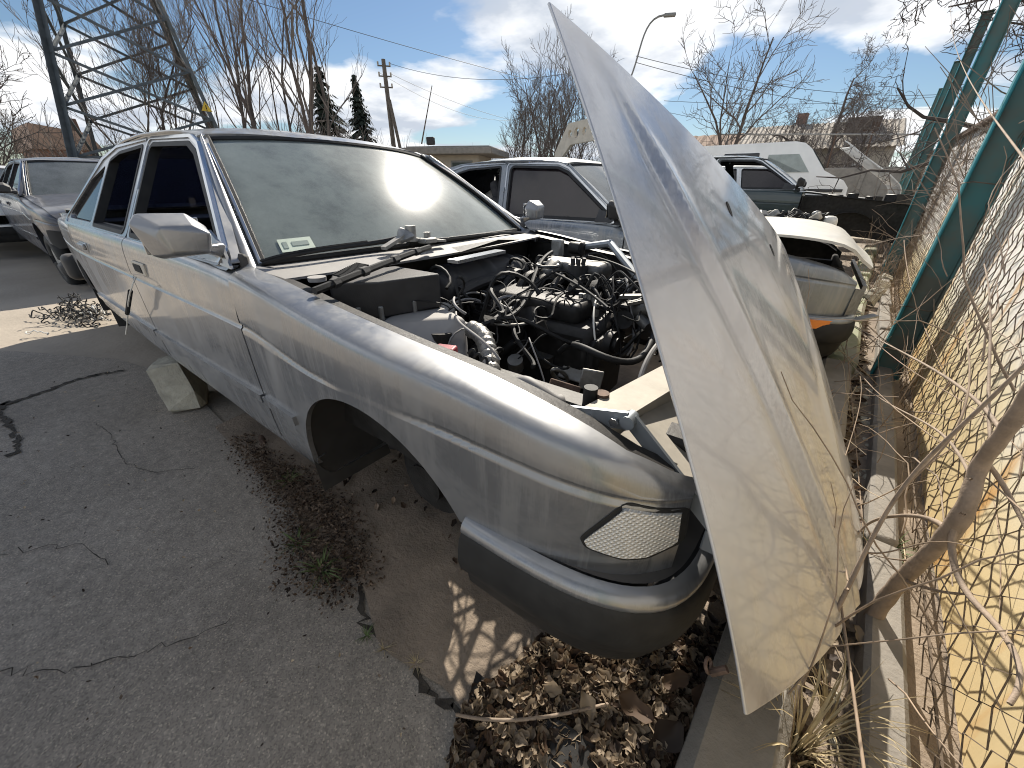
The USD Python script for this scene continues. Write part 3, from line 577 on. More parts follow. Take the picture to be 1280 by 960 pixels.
for k, (pts, w, lab) in enumerate([([(-3.1, -1.62, 0), (-2.75, -1.48, 0), (-2.85, -1.2, 0), (-2.8, -.95, 0)], .013, 'dark debris-filled crack across the asphalt behind the stone'), ([(-.16, -.94, 0), (-.05, -.985, 0), (.06, -1.03, 0), (.16, -1.0, 0), (.30, -1.04, 0), (.38, -1.03, 0), (.46, -1.07, 0)], .009, 'narrow weedy crack where asphalt meets earth near bumper'), ([(-2.0, -1.52, 0), (-2.2, -1.48, 0), (-2.5, -1.50, 0), (-2.8, -1.46, 0)], .011, 'short dark crack at left edge of the asphalt')]):
    single('asphalt_crack', ribbon(pts, w, k), 'crack_dirt', lab, kind='structure')
ground_patch('mulch_patch', Polygon([(-1.25, -.84), (-.95, -.90), (-.62, -.92), (-.42, -.99), (-.30, -1.06), (-.16, -1.04), (-.10, -.95), (-.22, -.86), (-.4, -.82), (-.8, -.78)]).buffer(-.02), .001, 'mulch', 'rotted brown leaf mulch along the asphalt edge by the sill', .03, .022, 'stuff')

# ------------------------------------------------------------------ the silver saloon in front
I = lambda v: v
car, P = sedan('silver_saloon', 'large silver saloon without wheels, nose lid standing open, engine bay bare', 'car', I, (-1.7, 0, 0), 'silver_paint', ('main', 'left_glass', 'no_seats'))
# its nose lid, hinged at the front and sagging to one side
HR = np.array([[.2870, .4729, .8326], [.8957, -.4407, -.0582], [-.3397, -.7625, .5501]]); HT = np.array([.526, .196, 1.192])
HL, HWR, HWF, HCR, HBOW, HCV, HNO, HFB = 1.223, .808, .623, .040, .033, .018, .012, .045
def hood_pt(u, v, off=0.):
    t = v/HL; w = HWR+(HWF-HWR)*t; uc = .883-.80*min(t, .98)
    dd = (uc-abs(u))*w; ridge = .010*math.tanh(dd/.010)*math.exp(-(dd/.06)**2)*min(1, max(0, (t-.03)/.16))**1.5
    h = HCR*(1-abs(u)**2.2)-HCV*(2*t-1)**2-HNO*max(0, (t-.75)/.25)**2+ridge
    return HR@np.array([u*w, v+HBOW*(1-u*u)*(1-t)+HFB*(1-u*u)*t, h+off])+HT
us = np.unique(np.r_[np.linspace(-1, 1, 150), np.linspace(-1, -.96, 6), np.linspace(.96, 1, 6)]); vs = np.linspace(0, HL, 60)
HP = np.array([[hood_pt(u, v) for v in vs] for u in us])
if np.dot(np.cross(HP[1, 0]-HP[0, 0], HP[0, 1]-HP[0, 0]), HR[:, 2]) < 0: HP = HP[::-1]
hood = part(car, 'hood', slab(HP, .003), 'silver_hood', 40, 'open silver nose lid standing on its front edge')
rim = np.concatenate([HP[:, 0], HP[-1, 1:], HP[::-1, -1][1:], HP[0, ::-1][1:-1]])-HR[:, 2]*.003
part(hood, 'folded_edge', tube(rim, .0030, 6, closed=True), 'silver_hood')
for u in (-.253, .253):
    c = hood_pt(u, .187); part(hood, 'washer_nozzle_hole', hull([c+HR@np.array([.013*math.cos(a), .021*math.sin(a)+.006*math.cos(a), z]) for a in np.linspace(0, 2*PI, 12)[:-1] for z in (-.006, .0015)]), 'dark_gap')
for pts in ([(-.8, .1), (.8, .1)], [(-.8, .1), (-.55, 1.0)], [(.8, .1), (.55, 1.0)], [(-.55, 1.02), (.55, 1.02)], [(-.5, .15), (.3, .95)], [(.5, .15), (-.3, .95)]):
    (u0, v0), (u1, v1) = pts
    q = np.array([[hood_pt(u0+(u1-u0)*k, v0+(v1-v0)*k, -.034)+HR[:, 1]*o if abs(u1-u0) > .8 else hood_pt(u0+(u1-u0)*k, v0+(v1-v0)*k, -.034)+HR[:, 0]*o for o in (-.045, .045)] for k in np.linspace(0, 1, 18)])
    part(hood, 'inner_rib', slab(q, .018), 'silver_paint')
e = hood_pt(-1, HL-.06, -.02); part(hood, 'hinge_pin', cat([cyl(e, e+HR@[-.005, .01, -.025], .006, 8), tube([e+HR@np.array([.010*math.cos(a)-.005, .010*math.sin(a), -.026]) for a in np.linspace(0, 2*PI, 13)[:-1]], .003, 5, closed=True)]), 'rust_metal')
# hinge arm from the wing to the lid
a0, a1, a2 = at(712, 517, 1, -.73), at(786, 526, 1, -.72), at(893, 664, 1, -.73)
arm = part(car, 'hinge_arm', cat([bar(a0, a1, .008, .036), bar(a1+[0, .008, 0], a2+[0, .008, 0], .008, .030), cyl(a1-[0, .012, 0], a1+[0, .02, 0], .014, 10), cyl(a2-[0, .012, 0], a2+[0, .02, 0], .013, 10), box(a2+[.004, .012, -.03], (.035, .008, .07), .003)]), 'steel_grey')
for k in (.35, .8):
    b = a0+(a1-a0)*k; part(arm, 'bolt', cyl(b-[0, .016, 0], b+[0, .02, 0], .009, 6), 'chrome')

# --- engine bay
eb = lambda n, vf, m, lab=None, sm=40, parent=None: part(parent or car, n, vf, m, sm, lab)
def spheres(pts, r, seg=12):
    m = manifold3d.Manifold.batch_hull([manifold3d.Manifold.sphere(r, seg).translate(list(map(float, p))) for p in pts]).to_mesh()
    return np.array(m.vert_properties[:, :3], float), np.array(m.tri_verts)
def lying(poly, z0, z1, r=.008): return spheres([(x, y, z) for x, y in poly for z in (z0+r, z1-r)], r, 10)
top = [(-.355, -.695), (-.262, -.600), (-.205, -.400), (-.42, -.40), (-.46, -.62)]
ab = eb('air_box', lying(top, .775, .892), 'black_plastic', 'black plastic air box beside the wing')
eb('air_box_base', lying([(x*1.06+.02, y*1.03+.015) for x, y in top], .752, .774, .005), 'black_plastic', None, 30, ab)
for p in ((-.262, -.602), (-.232, -.49), (-.31, -.650)): eb('clip', box((p[0]+.006, p[1]-.004, .79), (.014, .014, .05), .003), 'dull_metal', None, 30, ab)
eb('coolant_tank', spheres([(-.225, -.600, .745), (-.075, -.455, .748), (-.20, -.40, .74), (-.30, -.50, .74), (-.12, -.66, .64), (-.0, -.53, .60), (-.2, -.42, .58), (-.28, -.6, .6)], .032, 16), 'grey_plastic', 'dusty grey plastic tank in front of the air box')
eb('battery_tray', cat([slab(np.array([[(x, -.79+.13*k, .715+.03*math.sin(9*x)) for k in (0, .5, 1)] for x in XS(.0, .42, 12)]), .01), box((.22, -.64, .655), (.40, .012, .10), .004)]), 'grey_plastic')
rb = at(557, 437, 1, -.70); eb('terminal_cover', rbox(rb+[.0, .0, -.006], (.055, .035, .03), .006, rot([0, 0, 1], 20)), 'copper_red', 'red terminal cover')
for px, py in ((585, 442), (592, 447), (600, 452)):
    q = at(px, py, 1, -.68); eb('cable_clip', tube(smooth([q, q+[.012, .006, .012], q+[.02, .004, -.004]], 8), .004, 5), 'black_rubber')
hs = smooth([at(590, 412, 2, .745), at(606, 426, 2, .735), at(612, 452, 2, .70), at(620, 492, 2, .66)], 46); eb('ribbed_hose', tube(hs, .026+.0035*(np.arange(46) % 4 < 2), 12), 'foil', 'silver ribbed hose')
bl = smooth([(-.47, -.20, .735), (-.47, .05, .745), (-.46, .30, .74), (-.46, .46, .73)], 40); rr = np.full(40, .098); rr[[6, 7, 8, 18, 19, 20, 31, 32]] = .108; rr[0] = rr[-1] = .05; rr[1] = rr[-2] = .085
bw = eb('blower_housing', tube(bl, rr, 20), 'black_plastic', 'black ribbed blower housing at the bulkhead')
eb('duct', tube(smooth([(-.36, -.12, .75), (-.36, .08, .77), (-.36, .30, .75)], 16), .025, 8), 'black_plastic', None, 40, bw)
# cowl
cw = np.array([[(-.665+.085*(1-v*v)+.165*k, v*.775, .908-.02*k+.008*(1-v*v)) for v in np.linspace(-1, 1, 25)] for k in np.linspace(0, 1, 6)])
cowl = eb('cowl_panel', slab(cw[:, ::-1], .008), 'grey_plastic')
v0 = at(424, 346, 2, .902)
for k in range(14): q = v0+np.array([-.035, .028, .002])*(k*.42-.2)*.45+np.array([0, .006*k, .0]); eb('vent_slat', bar(q+[-.035, -.0, .004], q+[.035, .0, .004], .004, .006), 'dark_gap', None, 40, cowl)
cp = at(397, 351, 2, .900); eb('round_cap', cyl(cp, cp+[0, 0, .012], .026, 20), 'grey_plastic', None, 40, cowl)
rail = smooth([at(393, 364, 2, .900), at(436, 347, 2, .912), at(492, 325, 2, .925), at(537, 309, 2, .935)], 24); sl = eb('bulkhead_seal', tube(rail, .011, 6), 'black_rubber')
for k in (3, 8, 14, 19): eb('seal_clip', tube(rail[k:k+2], .015, 6), 'black_plastic', None, 40, sl)
pl0, pl1 = at(566, 327, 2, .915), at(626, 314, 2, .915); eb('bright_bar', bar(pl0, pl1, .05, .012), 'chrome')
far0, far1 = at(575, 312, 2, .925), at(650, 297, 2, .93); eb('cowl_cover', hull([far0+[0, 0, -.01], far1+[0, 0, -.01], (far0+far1)/2+[.03, 0, .016], far0+[-.07, .02, .0], far1+[-.06, .02, .0]]), 'black_plastic')
# wipers and their linkage
w1 = smooth([at(327, 333, 0, -.640), at(400, 316, 0, -.600), at(470, 306, 0, -.575), at(500, 300, 0, -.55)], 20); wp = eb('wiper', tube(w1+[0, 0, .008], np.linspace(.006, .011, 20), 6), 'black_rubber'); eb('wiper_blade', tube(w1[:14]+[0, 0, .016], .005, 5), 'black_rubber', None, 40, wp)
w2 = smooth([at(510, 305, 0, -.56), at(570, 300, 0, -.56), at(640, 293, 0, -.58), at(672, 300, 0, -.60)], 20); eb('wiper', tube(w2+[0, 0, .008], np.linspace(.011, .007, 20), 6), 'black_rubber')
lk = at(500, 300, 0, -.54)
eb('wiper_linkage', cat([spheres([lk, lk+[.01, .05, .012], lk+[-.01, .02, .03]], .016, 8), bar(lk+[.02, -.10, -.02], lk+[0, .02, .015], .025, .012), bar(lk+[0, .05, .0], lk+[.03, .22, -.02], .03, .01), cyl(lk+[0, .06, -.01], lk+[0, .06, .05], .022, 10), box(lk+[.03, .12, -.01], (.05, .07, .02), .004), cyl(lk+[0.01, .14, -.01], lk+[.01, .14, .02], .014, 8)]), 'dull_metal')
# engine and what hangs about it
en = eb('engine_block', cat([box((-.08, .12, .50), (.62, .34, .34), .03), rbox((-.10, .12, .70), (.50, .24, .09), .03), box((.24, .10, .48), (.06, .30, .30), .02)]), 'engine_dark')
for k in range(6): eb('intake_runner', tube(smooth([(-.32+.085*k, .14, .72), (-.32+.085*k, .26, .78), (-.32+.085*k, .36, .70)], 10), .022, 8), 'engine_dark', None, 40, en)
eb('cam_cover', rbox((-.10, .43, .80), (.36, .16, .08), .03), 'alloy', 'dusty alloy cover at the far side of the bay', 40, en)
for k in range(3): q = at(690+34*k, 385+22*k, 2, .62); eb('pulley', cat([cyl(q, q+[.03, 0, 0], .075-.012*k, 20), cyl(q+[.03, 0, 0], q+[.045, 0, 0], .03, 12)]), 'engine_dark', None, 40, en)
q = at(684, 345, 2, .78); eb('throttle_body', cat([spheres([q, q+[.0, .06, .03]], .045, 12), tube([q+np.array([.05*math.cos(a), .05*math.sin(a), .05]) for a in np.linspace(0, 2*PI, 17)[:-1]], .008, 6, closed=True)]), 'alloy', None, 40, en)
q = at(722, 336, 2, .82); eb('ignition_cap', cat([cyl(q+[0, 0, -.06], q+[0, 0, .02], .045, 14)]+[cyl(q+[.026*math.cos(a), .026*math.sin(a), .01], q+[.03*math.cos(a), .03*math.sin(a), .05], .009, 6) for a in np.linspace(0, 2*PI, 7)[:-1]]), 'black_plastic', None, 40, en)
q = at(805, 385, 2, .74); alt = eb('alternator', cat([spheres([q, q+[.03, .05, -.02]], .05, 12), cyl(q+[.0, -.04, -.03], q+[.05, -.07, -.05], .022, 10), bar(q+[-.10, .0, .03], q+[.04, .02, .05], .035, .012), bar(q+[-.05, -.05, .02], q+[.06, .0, .055], .03, .012), cyl(q+[.04, .02, .03], q+[.04, .02, .07], .016, 8)]), 'alloy')
q = at(735, 390, 2, .68); eb('valve_block', cat([box(q, (.09, .07, .09), .008, rot([0, 0, 1], 25))]+[cyl(q+[.02*k-.03, -.02, .04], q+[.02*k-.03, -.02, .08], .011, 8) for k in range(4)]), 'dull_metal', None, 40, en)
q = at(697, 310, 1, .62); eb('relay_box', cat([box(q, (.06, .05, .09), .008)]), 'dull_metal')
q0, q1, q2 = at(718, 310, 1, .64), at(763, 304, 1, .62), at(850, 412, 1, .22); fh = smooth([q0, q0+(q1-q0)*.85, q1, q1+(q2-q1)*.12, q2], 24); eb('hinge_arm', cat([tube([q0, q1], .018, 8), tube([q1, q2], .017, 8), spheres([q1], .02, 8)]), 'steel_grey', 'long grey hinge arm at the far side')
q = at(722, 314, 1, .60); eb('bracket', cat([box(q, (.07, .05, .09), .008), cyl(q+[-.03, -.03, .02], q+[.03, -.03, .02], .03, 10)]), 'engine_dark')
for pts, r, m in ([[(700, 440, .60), (722, 432, .66), (755, 446, .66), (790, 452, .64), (812, 432, .66), (822, 410, .68)], .017, 'black_rubber'], [[(845, 415, .70), (815, 440, .68), (800, 475, .62)], .012, 'grey_plastic'], [[(690, 315, .86), (668, 345, .80), (655, 378, .74), (615, 402, .74)], .013, 'black_rubber'],
                  [[(645, 480, .70), (660, 478, .715), (680, 492, .70), (700, 500, .66)], .022, 'grey_plastic'], [[(668, 402, .70), (640, 406, .72), (620, 405, .72)], .007, 'dull_metal'], [[(745, 375, .76), (742, 400, .72), (744, 425, .66)], .005, 'white_plastic'], [[(690, 340, .82), (720, 355, .80), (760, 385, .76)], .008, 'black_rubber'], [[(560, 378, .74), (590, 366, .76), (612, 372, .77), (640, 388, .74)], .006, 'dull_metal'],
                  [[(735, 320, .86), (770, 330, .84), (800, 345, .82), (830, 365, .80)], .008, 'black_rubber'], [[(570, 390, .79), (580, 408, .79), (602, 425, .78), (625, 450, .74)], .005, 'grey_plastic'], [[(568, 372, .82), (572, 385, .81), (582, 392, .79)], .006, 'grey_plastic']):
    eb('hose', tube(smooth([at(a, b, 2, z) for a, b, z in pts], 24), r*.72, 8), m)
q = at(700, 470, 2, .52); eb('ring_bracket', cat([tube([q+np.array([.02*math.cos(a), .045*math.cos(a+1.3), .045*math.sin(a)]) for a in np.linspace(0, 2*PI, 17)[:-1]], .008, 6, closed=True), box(q+[.0, .10, -.03], (.10, .06, .01), .003, rot([1, 0, 0], 30))]), 'dull_metal')
q = at(668, 500, 2, .60)
for k, (o, s) in enumerate([((0, 0, 0), (.08, .05, .01)), ((.03, .12, -.02), (.10, .07, .01)), ((.08, .22, .0), (.07, .07, .012))]): eb('torn_bracket', box(q+np.array(o), s, .003, rot([1, .3, .2], 25+30*k)), 'dull_metal' if k != 1 else 'rust_metal')
r8 = random.Random(18)
def inbay():
    while True:
        x, y = r8.uniform(-.42, .50), r8.uniform(-.42, .60)
        if not (x > .08 and y < .16): return np.array([x, y, 0])
for k in range(190):
    a = inbay(); b = a+[r8.uniform(-.3, .3), r8.uniform(-.35, .35), 0]; m_ = (a+b)/2; za, zb = r8.uniform(.55, .80), r8.uniform(.5, .78)
    a[2], b[2], m_[2] = za, zb, max(za, zb)+r8.uniform(-.05, .09)
    cl = lambda v: np.clip(v, [-.45, -.55, .3], [.55, .64, .86])
    eb('cable', tube(smooth([cl(a), cl((a+m_)/2+[0, .03, .02]), cl(m_), cl((m_+b)/2+[.03, 0, -.02]), cl(b)], 16), r8.choice([.0025, .003, .004, .005, .008]), 5), r8.choice(['black_rubber']*9+['engine_dark', 'grey_plastic']))
for k in range(60):
    a = inbay(); a[2] = r8.uniform(.42, .70); s = [r8.uniform(.03, .10) for _ in range(3)]
    vf = box(a, s, .006, rot([r8.random(), r8.random(), 1], r8.uniform(0, 90))) if k % 2 else cyl(a, a+np.array([r8.uniform(-.08, .08), r8.uniform(-.08, .08), .05]), r8.uniform(.012, .045), 12)
    eb('engine_fitting', vf, r8.choice(['engine_dark']*4+['alloy', 'dull_metal', 'black_plastic']))
eb('undertray', box((-.30, .15, .27), (.6, .8, .02)), 'engine_dark'); eb('gearbox', rbox((-.55, .05, .38), (.5, .28, .26), .08), 'engine_dark')
# radiator cross member and lamp panel, pale with dust
cm = eb('cross_member', cat([hull([(.475, -.640, .715), (.555, -.655, .705), (.60, -.05, .70), (.685, -.06, .692), (.475, -.64, .68), (.555, -.655, .665), (.60, -.05, .655), (.685, -.06, .65)]), hull([(.60, -.06, .70), (.685, -.06, .692), (.62, .64, .70), (.70, .64, .69), (.60, -.06, .655), (.685, -.06, .65), (.62, .64, .655), (.70, .64, .65)])]), 'dust_metal', 'cream dusty radiator cross member')
lpn = np.array([[np.array([.560+.075*u, -.66, .690-.006*u])*(1-k)+np.array([.70+.05*u, -.68+.06*u, .640-.05*u])*k if False else (.565+.15*k+.05*u, -.680+.55*u, .680-.075*k-.035*u) for k in np.linspace(0, 1, 8)] for u in np.linspace(0, 1, 12)])
lp_ = eb('lamp_panel', slab(lpn, .01), 'dust_metal'); eb('lamp_panel', mir(slab(lpn[:, ::-1]+[0, 0, -.012], .01), 1), 'dust_metal')
eb('lamp_bay', cat([box((.66, .1, .50), (.02, .9, .2), .004), box((.68, -.64, .56), (.12, .02, .14), .004)]), 'engine_dark')
q = at(880, 600, 1, -.60); eb('lamp_bracket', bar(q+[-.02, .0, .06], q+[.03, 0, -.06], .03, .01), 'dull_metal')
for px, z in ((737, .035), (752, .02)): q = at(px, 500, 2, .70); eb('rubber_stop', cyl(q+[0, 0, -.03], q+[0, 0, z], .017, 12), 'black_rubber' if px < 745 else 'rust_metal')
# things under the sill and nose
q = at(352, 590, 1, -.80); eb('exhaust_pipe', tube(smooth([q+[-.35, .06, .02], q+[-.08, .0, .03], q, q+[.05, .02, .03], q+[.13, -.02, -.01]], 18), .018, 8), 'rust_metal')
q = np.array([.475, -.74, .055]); eb('tow_ball', cat([spheres([q], .022, 12), bar(q, q+[.0, .25, .14], .02, .02)]), 'black_rubber')
d0 = at(163, 350, 1, -.905); eb('dangling_rod', cat([tube(smooth([at(170, 346, 1, -.90), at(165, 358, 1, -.93), at(160, 385, 1, -.94), at(157, 418, 1, -.94)], 16), .003, 5)]), 'white_plastic', 'thin pale rod hanging from the empty door handle'); eb('rod_sleeve', tube([at(163, 364, 1, -.935), at(159, 392, 1, -.94)], .009, 8), 'black_rubber')
for s in (-1, 1): eb('brake_hub', mir(cat([cyl((-.01, -.62, .29), (-.01, -.68, .29), .14, 24), cyl((-.01, -.68, .29), (-.01, -.72, .29), .07, 16)]), s), 'engine_dark'); eb('strut', mir(tube([(-.04, -.56, .30), (-.08, -.52, .74)], .035, 10), s), 'engine_dark'); eb('rear_hub', mir(cyl((-3.22, -.60, .29), (-3.22, -.70, .29), .15, 24), s), 'rust_metal')

# stone props, debris
for nm, c, yaw, lab, sd in (('stone_block', (-1.93, -.83, .0), -28, 'rough pale stone block propping the silver sill', 4), ('stone_block', (-.55, .62, 0), 60, 'second stone block under the far sill of the silver saloon', 9)):
    r = np.random.default_rng(sd); pts = [(x*(1-.18*(z > .2))+r.normal(0, .012), y*(1-.1*(z > .2))+r.normal(0, .012), z+r.normal(0, .008)) for x in (-.14, -.05, .10, .14) for y in (-.075, .02, .075) for z in (.0, .11, .27)]
    hv, hf = hull(pts); hv, hf = trimesh.remesh.subdivide_to_size(hv, hf, .025); hv = hv*(1+.07*(meshkit.fbm(hv*16, 4, sd)-.5)[:, None])
    single(nm, (hv@rot([0, 0, 1], yaw).T@rot([0, 1, 0], -5).T+np.array(c), hf), 'stone', lab, 'stone', smooth_=25)

# ------------------------------------------------------------------ other parked cars
def TR(loc, s=1., yaw=0.):
    R = rot([0, 0, 1], yaw)*s; return lambda v: v@R.T+np.array(loc)
T2 = TR((.38, 2.32, .0))
c2, P2 = sedan('grey_saloon', 'grey saloon with brown tinted door glass parked beyond the silver one', 'car', T2, (-1.2, 2.32, 0), 'grey_paint', ('glass', 'open_rear', 'no_lamps'))
P2(c2, 'hood', hood_closed(.13), 'dusty_hood', 40, 'dusty cream nose lid slightly raised')
P2(c2, 'amber_lamp', side_patch(Polygon([(.52, .44), (.69, .44), (.69, .49), (.52, .49)]), -1, .062, .05, 12, 4), 'amber_lens')
P2(c2, 'headlamp_bay', box((.70, 0, .60), (.04, 1.38, .16), .01), 'dark_gap'); P2(c2, 'grille_bar', bar((.80, -.60, .64), (.82, .6, .64), .02, .03), 'dull_metal')
P2(c2, 'torn_lamp_frame', cat([hull([(.745, -.76, .66), (.80, -.66, .64), (.74, -.77, .48), (.80, -.68, .46), (.735, -.74, .66), (.79, -.64, .64)]), bar((.72, -.72, .44), (.90, -.62, .50), .05, .01)]), 'dull_metal')
P2(c2, 'hanging_loom', tube(smooth([(-1.75, -.72, 1.12), (-1.95, -.70, 1.00), (-2.15, -.68, 1.06), (-2.3, -.66, 1.15)], 20), .02, 6), 'black_rubber'); P2(c2, 'seat_cover_bundle', spheres([(-2.2, -.35, 1.02), (-1.9, -.30, 1.05), (-2.1, -.2, 1.12)], .10, 10), 'dust_metal')

T3 = TR((.15, 4.72, .05))
c3, P3 = sedan('stripped_saloon', 'stripped dark saloon with bare engine showing behind the cream nose lid', 'car', T3, (-1.5, 4.72, .05), 'green_black_paint', ('no_lamps', 'no_bumper', 'no_seats'))
r9 = random.Random(5)
for k in range(26):
    a = np.array([r9.uniform(.0, .85), r9.uniform(-.70, .2), r9.uniform(.70, .86)]); s = [r9.uniform(.04, .14) for _ in range(3)]
    P3(c3, 'engine_fitting', box(a, s, .01, rot([r9.random(), r9.random(), 1], r9.uniform(0, 90))), r9.choice(['engine_dark', 'engine_dark', 'alloy', 'dull_metal', 'dust_metal']))
for k in range(14):
    a = np.array([r9.uniform(.1, .8), r9.uniform(-.7, 0), .80]); P3(c3, 'cable', tube(smooth([a, a+[.1, .1, .08], a+[r9.uniform(-.2, .3), r9.uniform(-.2, .3), 0]], 10), .010, 5), 'black_rubber')
P3(c3, 'washer_bottle', rbox((.86, -.55, .78), (.14, .16, .18), .05), 'white_plastic', 40, 'pale plastic bottle at the stripped nose')
# its nose lid stands open; a corner of the pierced inner frame rises above the grey saloon
lid = Polygon([(0, 0), (1.5, 0), (1.5, .95), (1.2, 1.25), (.3, 1.25), (0, .95)]); holes = [Point(x, 1.13).buffer(r) for x, r in ((.36, .045), (.52, .055), (.70, .04), (.9, .05), (1.1, .05))]
lid = lid.difference(Polygon([(.2, .12), (1.3, .12), (1.3, .85), (1.1, .98), (.4, .98), (.2, .85)]).buffer(.03))
for h in holes: lid = lid.difference(h)
bk_ = far(700, 152, 5.3); 
LR = np.array([[.30, .86, .40], [.93, -.35, -.05], [.2, .35, .92]])
def lidmap(x, y, z): return np.stack([-2.32+x*.72+y*.02+z*.3, 4.05-x*.25+z*.9, .62+y*1.02+.04*x], 1)
P3(c3, 'raised_lid_frame', (lambda q: (q[0]-np.array([.15, 4.72, .05]), q[1]))(prism(lid, lidmap, 0, .05)), 'dust_metal', 30, 'pierced inner frame of a raised lid above the grey roof')

T4 = TR((1.35, 7.6, .10), 1.14)
c4, P4 = sedan('dark_hatchback', 'dark green stripped car with slanting windscreen in front of the white van', 'car', T4, (-.5, 7.6, .1), 'green_black_paint', ('no_lamps', 'no_bumper', 'no_seats', 'no_fenders'))
for k in range(16):
    a = np.array([r9.uniform(-.4, .6), r9.uniform(-.7, .5), r9.uniform(.6, .84)]); P4(c4, 'engine_fitting', box(a, [r9.uniform(.06, .2) for _ in range(3)], .01, rot([0, 0, 1], r9.uniform(0, 90))), r9.choice(['engine_dark', 'engine_dark', 'dull_metal']))
P4(c4, 'torn_lining', hull([(-1.9, -.62, .92), (-1.6, -.66, .94), (-1.7, -.60, 1.2), (-1.75, -.64, 1.05)]), 'rust_metal')
T5 = TR((1.25, 10.4, .16), 1.08)
c5, P5 = sedan('white_saloon', 'white saloon with its nose lid raised between the dark car and the van', 'car', T5, (-.5, 10.4, .16), 'white_paint', ('glass', 'no_seats'))
P5(c5, 'hood', (hood_closed()[0]@rot([0, 1, 0], 28).T*[1, 1, 1]+[-.10, 0, .62], hood_closed()[1]), 'white_paint', 40, 'raised white nose lid')
T6 = TR((-6.85, .36, 0), 1.07, 0)
c6, P6 = sedan('dark_blue_saloon', 'dark blue grey saloon behind the tail of the silver one', 'car', T6, (-8.5, .36, 0), 'dark_paint', ('glass', 'hood', 'no_lamps', 'no_bumper', 'mirror_x'))
P6(c6, 'headlamp_hole', side_patch(soft(Polygon([(.46, .50), (.52, .63), (.735, .62), (.735, .46), (.60, .44)]), .03), -1, .012, .01, 20, 8), 'dark_gap', 40, 'empty headlamp opening')
P6(c6, 'front_panel', box((.66, 0, .50), (.10, 1.36, .30), .03), 'dark_paint'); P6(c6, 'hanging_bumper', rbox((.62, -.2, .30), (.20, 1.50, .16), .05, rot([1, 0, 0], 6)), 'black_plastic')
for s in (-1, 1): P6(c6, 'tyre', mir(cat([tube([(-.01+.235*math.cos(a), -.80, .25+.235*math.sin(a)) for a in np.linspace(0, 2*PI, 33)[:-1]], .085, 10, closed=True)]), s), 'black_rubber'); P6(c6, 'wheel_rim', mir(cyl((-.01, -.78, .25), (-.01, -.86, .25), .17, 20), s), 'dull_metal')
T7 = TR((-11.0, -.30, 0), 1.04)
c7, P7 = sedan('white_saloon', 'white saloon cut by the left edge behind the dark blue one', 'car', T7, (-12, -.3, 0), 'white_paint', ('glass', 'hood', 'no_seats'))

# white van
van = thing('white_van', 'white panel van with dark side window and short sloping nose', 'van', (-.6, 14.5, .25))
vb = [(-3.3, .45), (-3.4, 1.9), (-3.3, 2.12), (-3.05, 2.2), (.30, 2.23), (.55, 2.18), (.74, 2.04), (.98, 1.75), (1.22, 1.46), (1.50, 1.32), (1.75, 1.2), (1.9, 1.02), (1.95, .45)]
VX, VY, VZ = -.30, 15.2, .22
def vmap(x, z, t): return np.stack([x+VX, VY+t*(1-.07*np.clip(z-1.1, 0, 2)), z+VZ], 1)
vpoly = Polygon(vb).buffer(.06).buffer(-.06); wins = [Polygon([(-1.55, 1.42), (-1.55, 1.96), (-.55, 1.96), (-.55, 1.42)]).buffer(-.03).buffer(.03), Polygon([(-.30, 1.42), (-.30, 1.90), (.48, 1.90), (.86, 1.42)])]
part(van, 'body', cat([prism(vpoly, vmap, -.95, .95)]), 'white_paint', 30)
part(van, 'side_window', prism(wins[0], vmap, -.965, -.945), 'dark_glass'); cd = part(van, 'cab_door', prism(Polygon([(-.42, .6), (-.42, 1.98), (.60, 1.98), (1.04, 1.36), (1.04, .6)]), vmap, -.962, -.94), 'white_paint'); part(cd, 'window', prism(wins[1], vmap, -.972, -.958), 'dusty_glass_far', False)
part(van, 'windscreen', hull([(x+VX, VY+y, z+VZ) for x, z in ((.77, 2.02), (1.21, 1.49), (.785, 2.03), (1.225, 1.50)) for y in (-.82, .82)]), 'dark_glass')
part(van, 'side_rail', prism(Polygon([(-3.3, .9), (-3.3, .98), (1.8, .98), (1.8, .9)]), vmap, -.975, -.95), 'black_plastic'); part(van, 'bumper', rbox((VX+1.98, VY, VZ+.55), (.16, 1.8, .26), .06), 'black_plastic')
for x in (-2.4, 1.15):
    for s in (-1, 1): w = part(van, 'wheel', tube([(VX+x+.22*math.cos(a), VY+s*.86, VZ+.08+.22*math.sin(a)+.0) for a in np.linspace(0, 2*PI, 25)[:-1]], .09, 8, closed=True), 'black_rubber'); part(w, 'rim', cyl((VX+x, VY+s*.84, VZ+.08), (VX+x, VY+s*.9, VZ+.08), .16, 16), 'dull_metal')

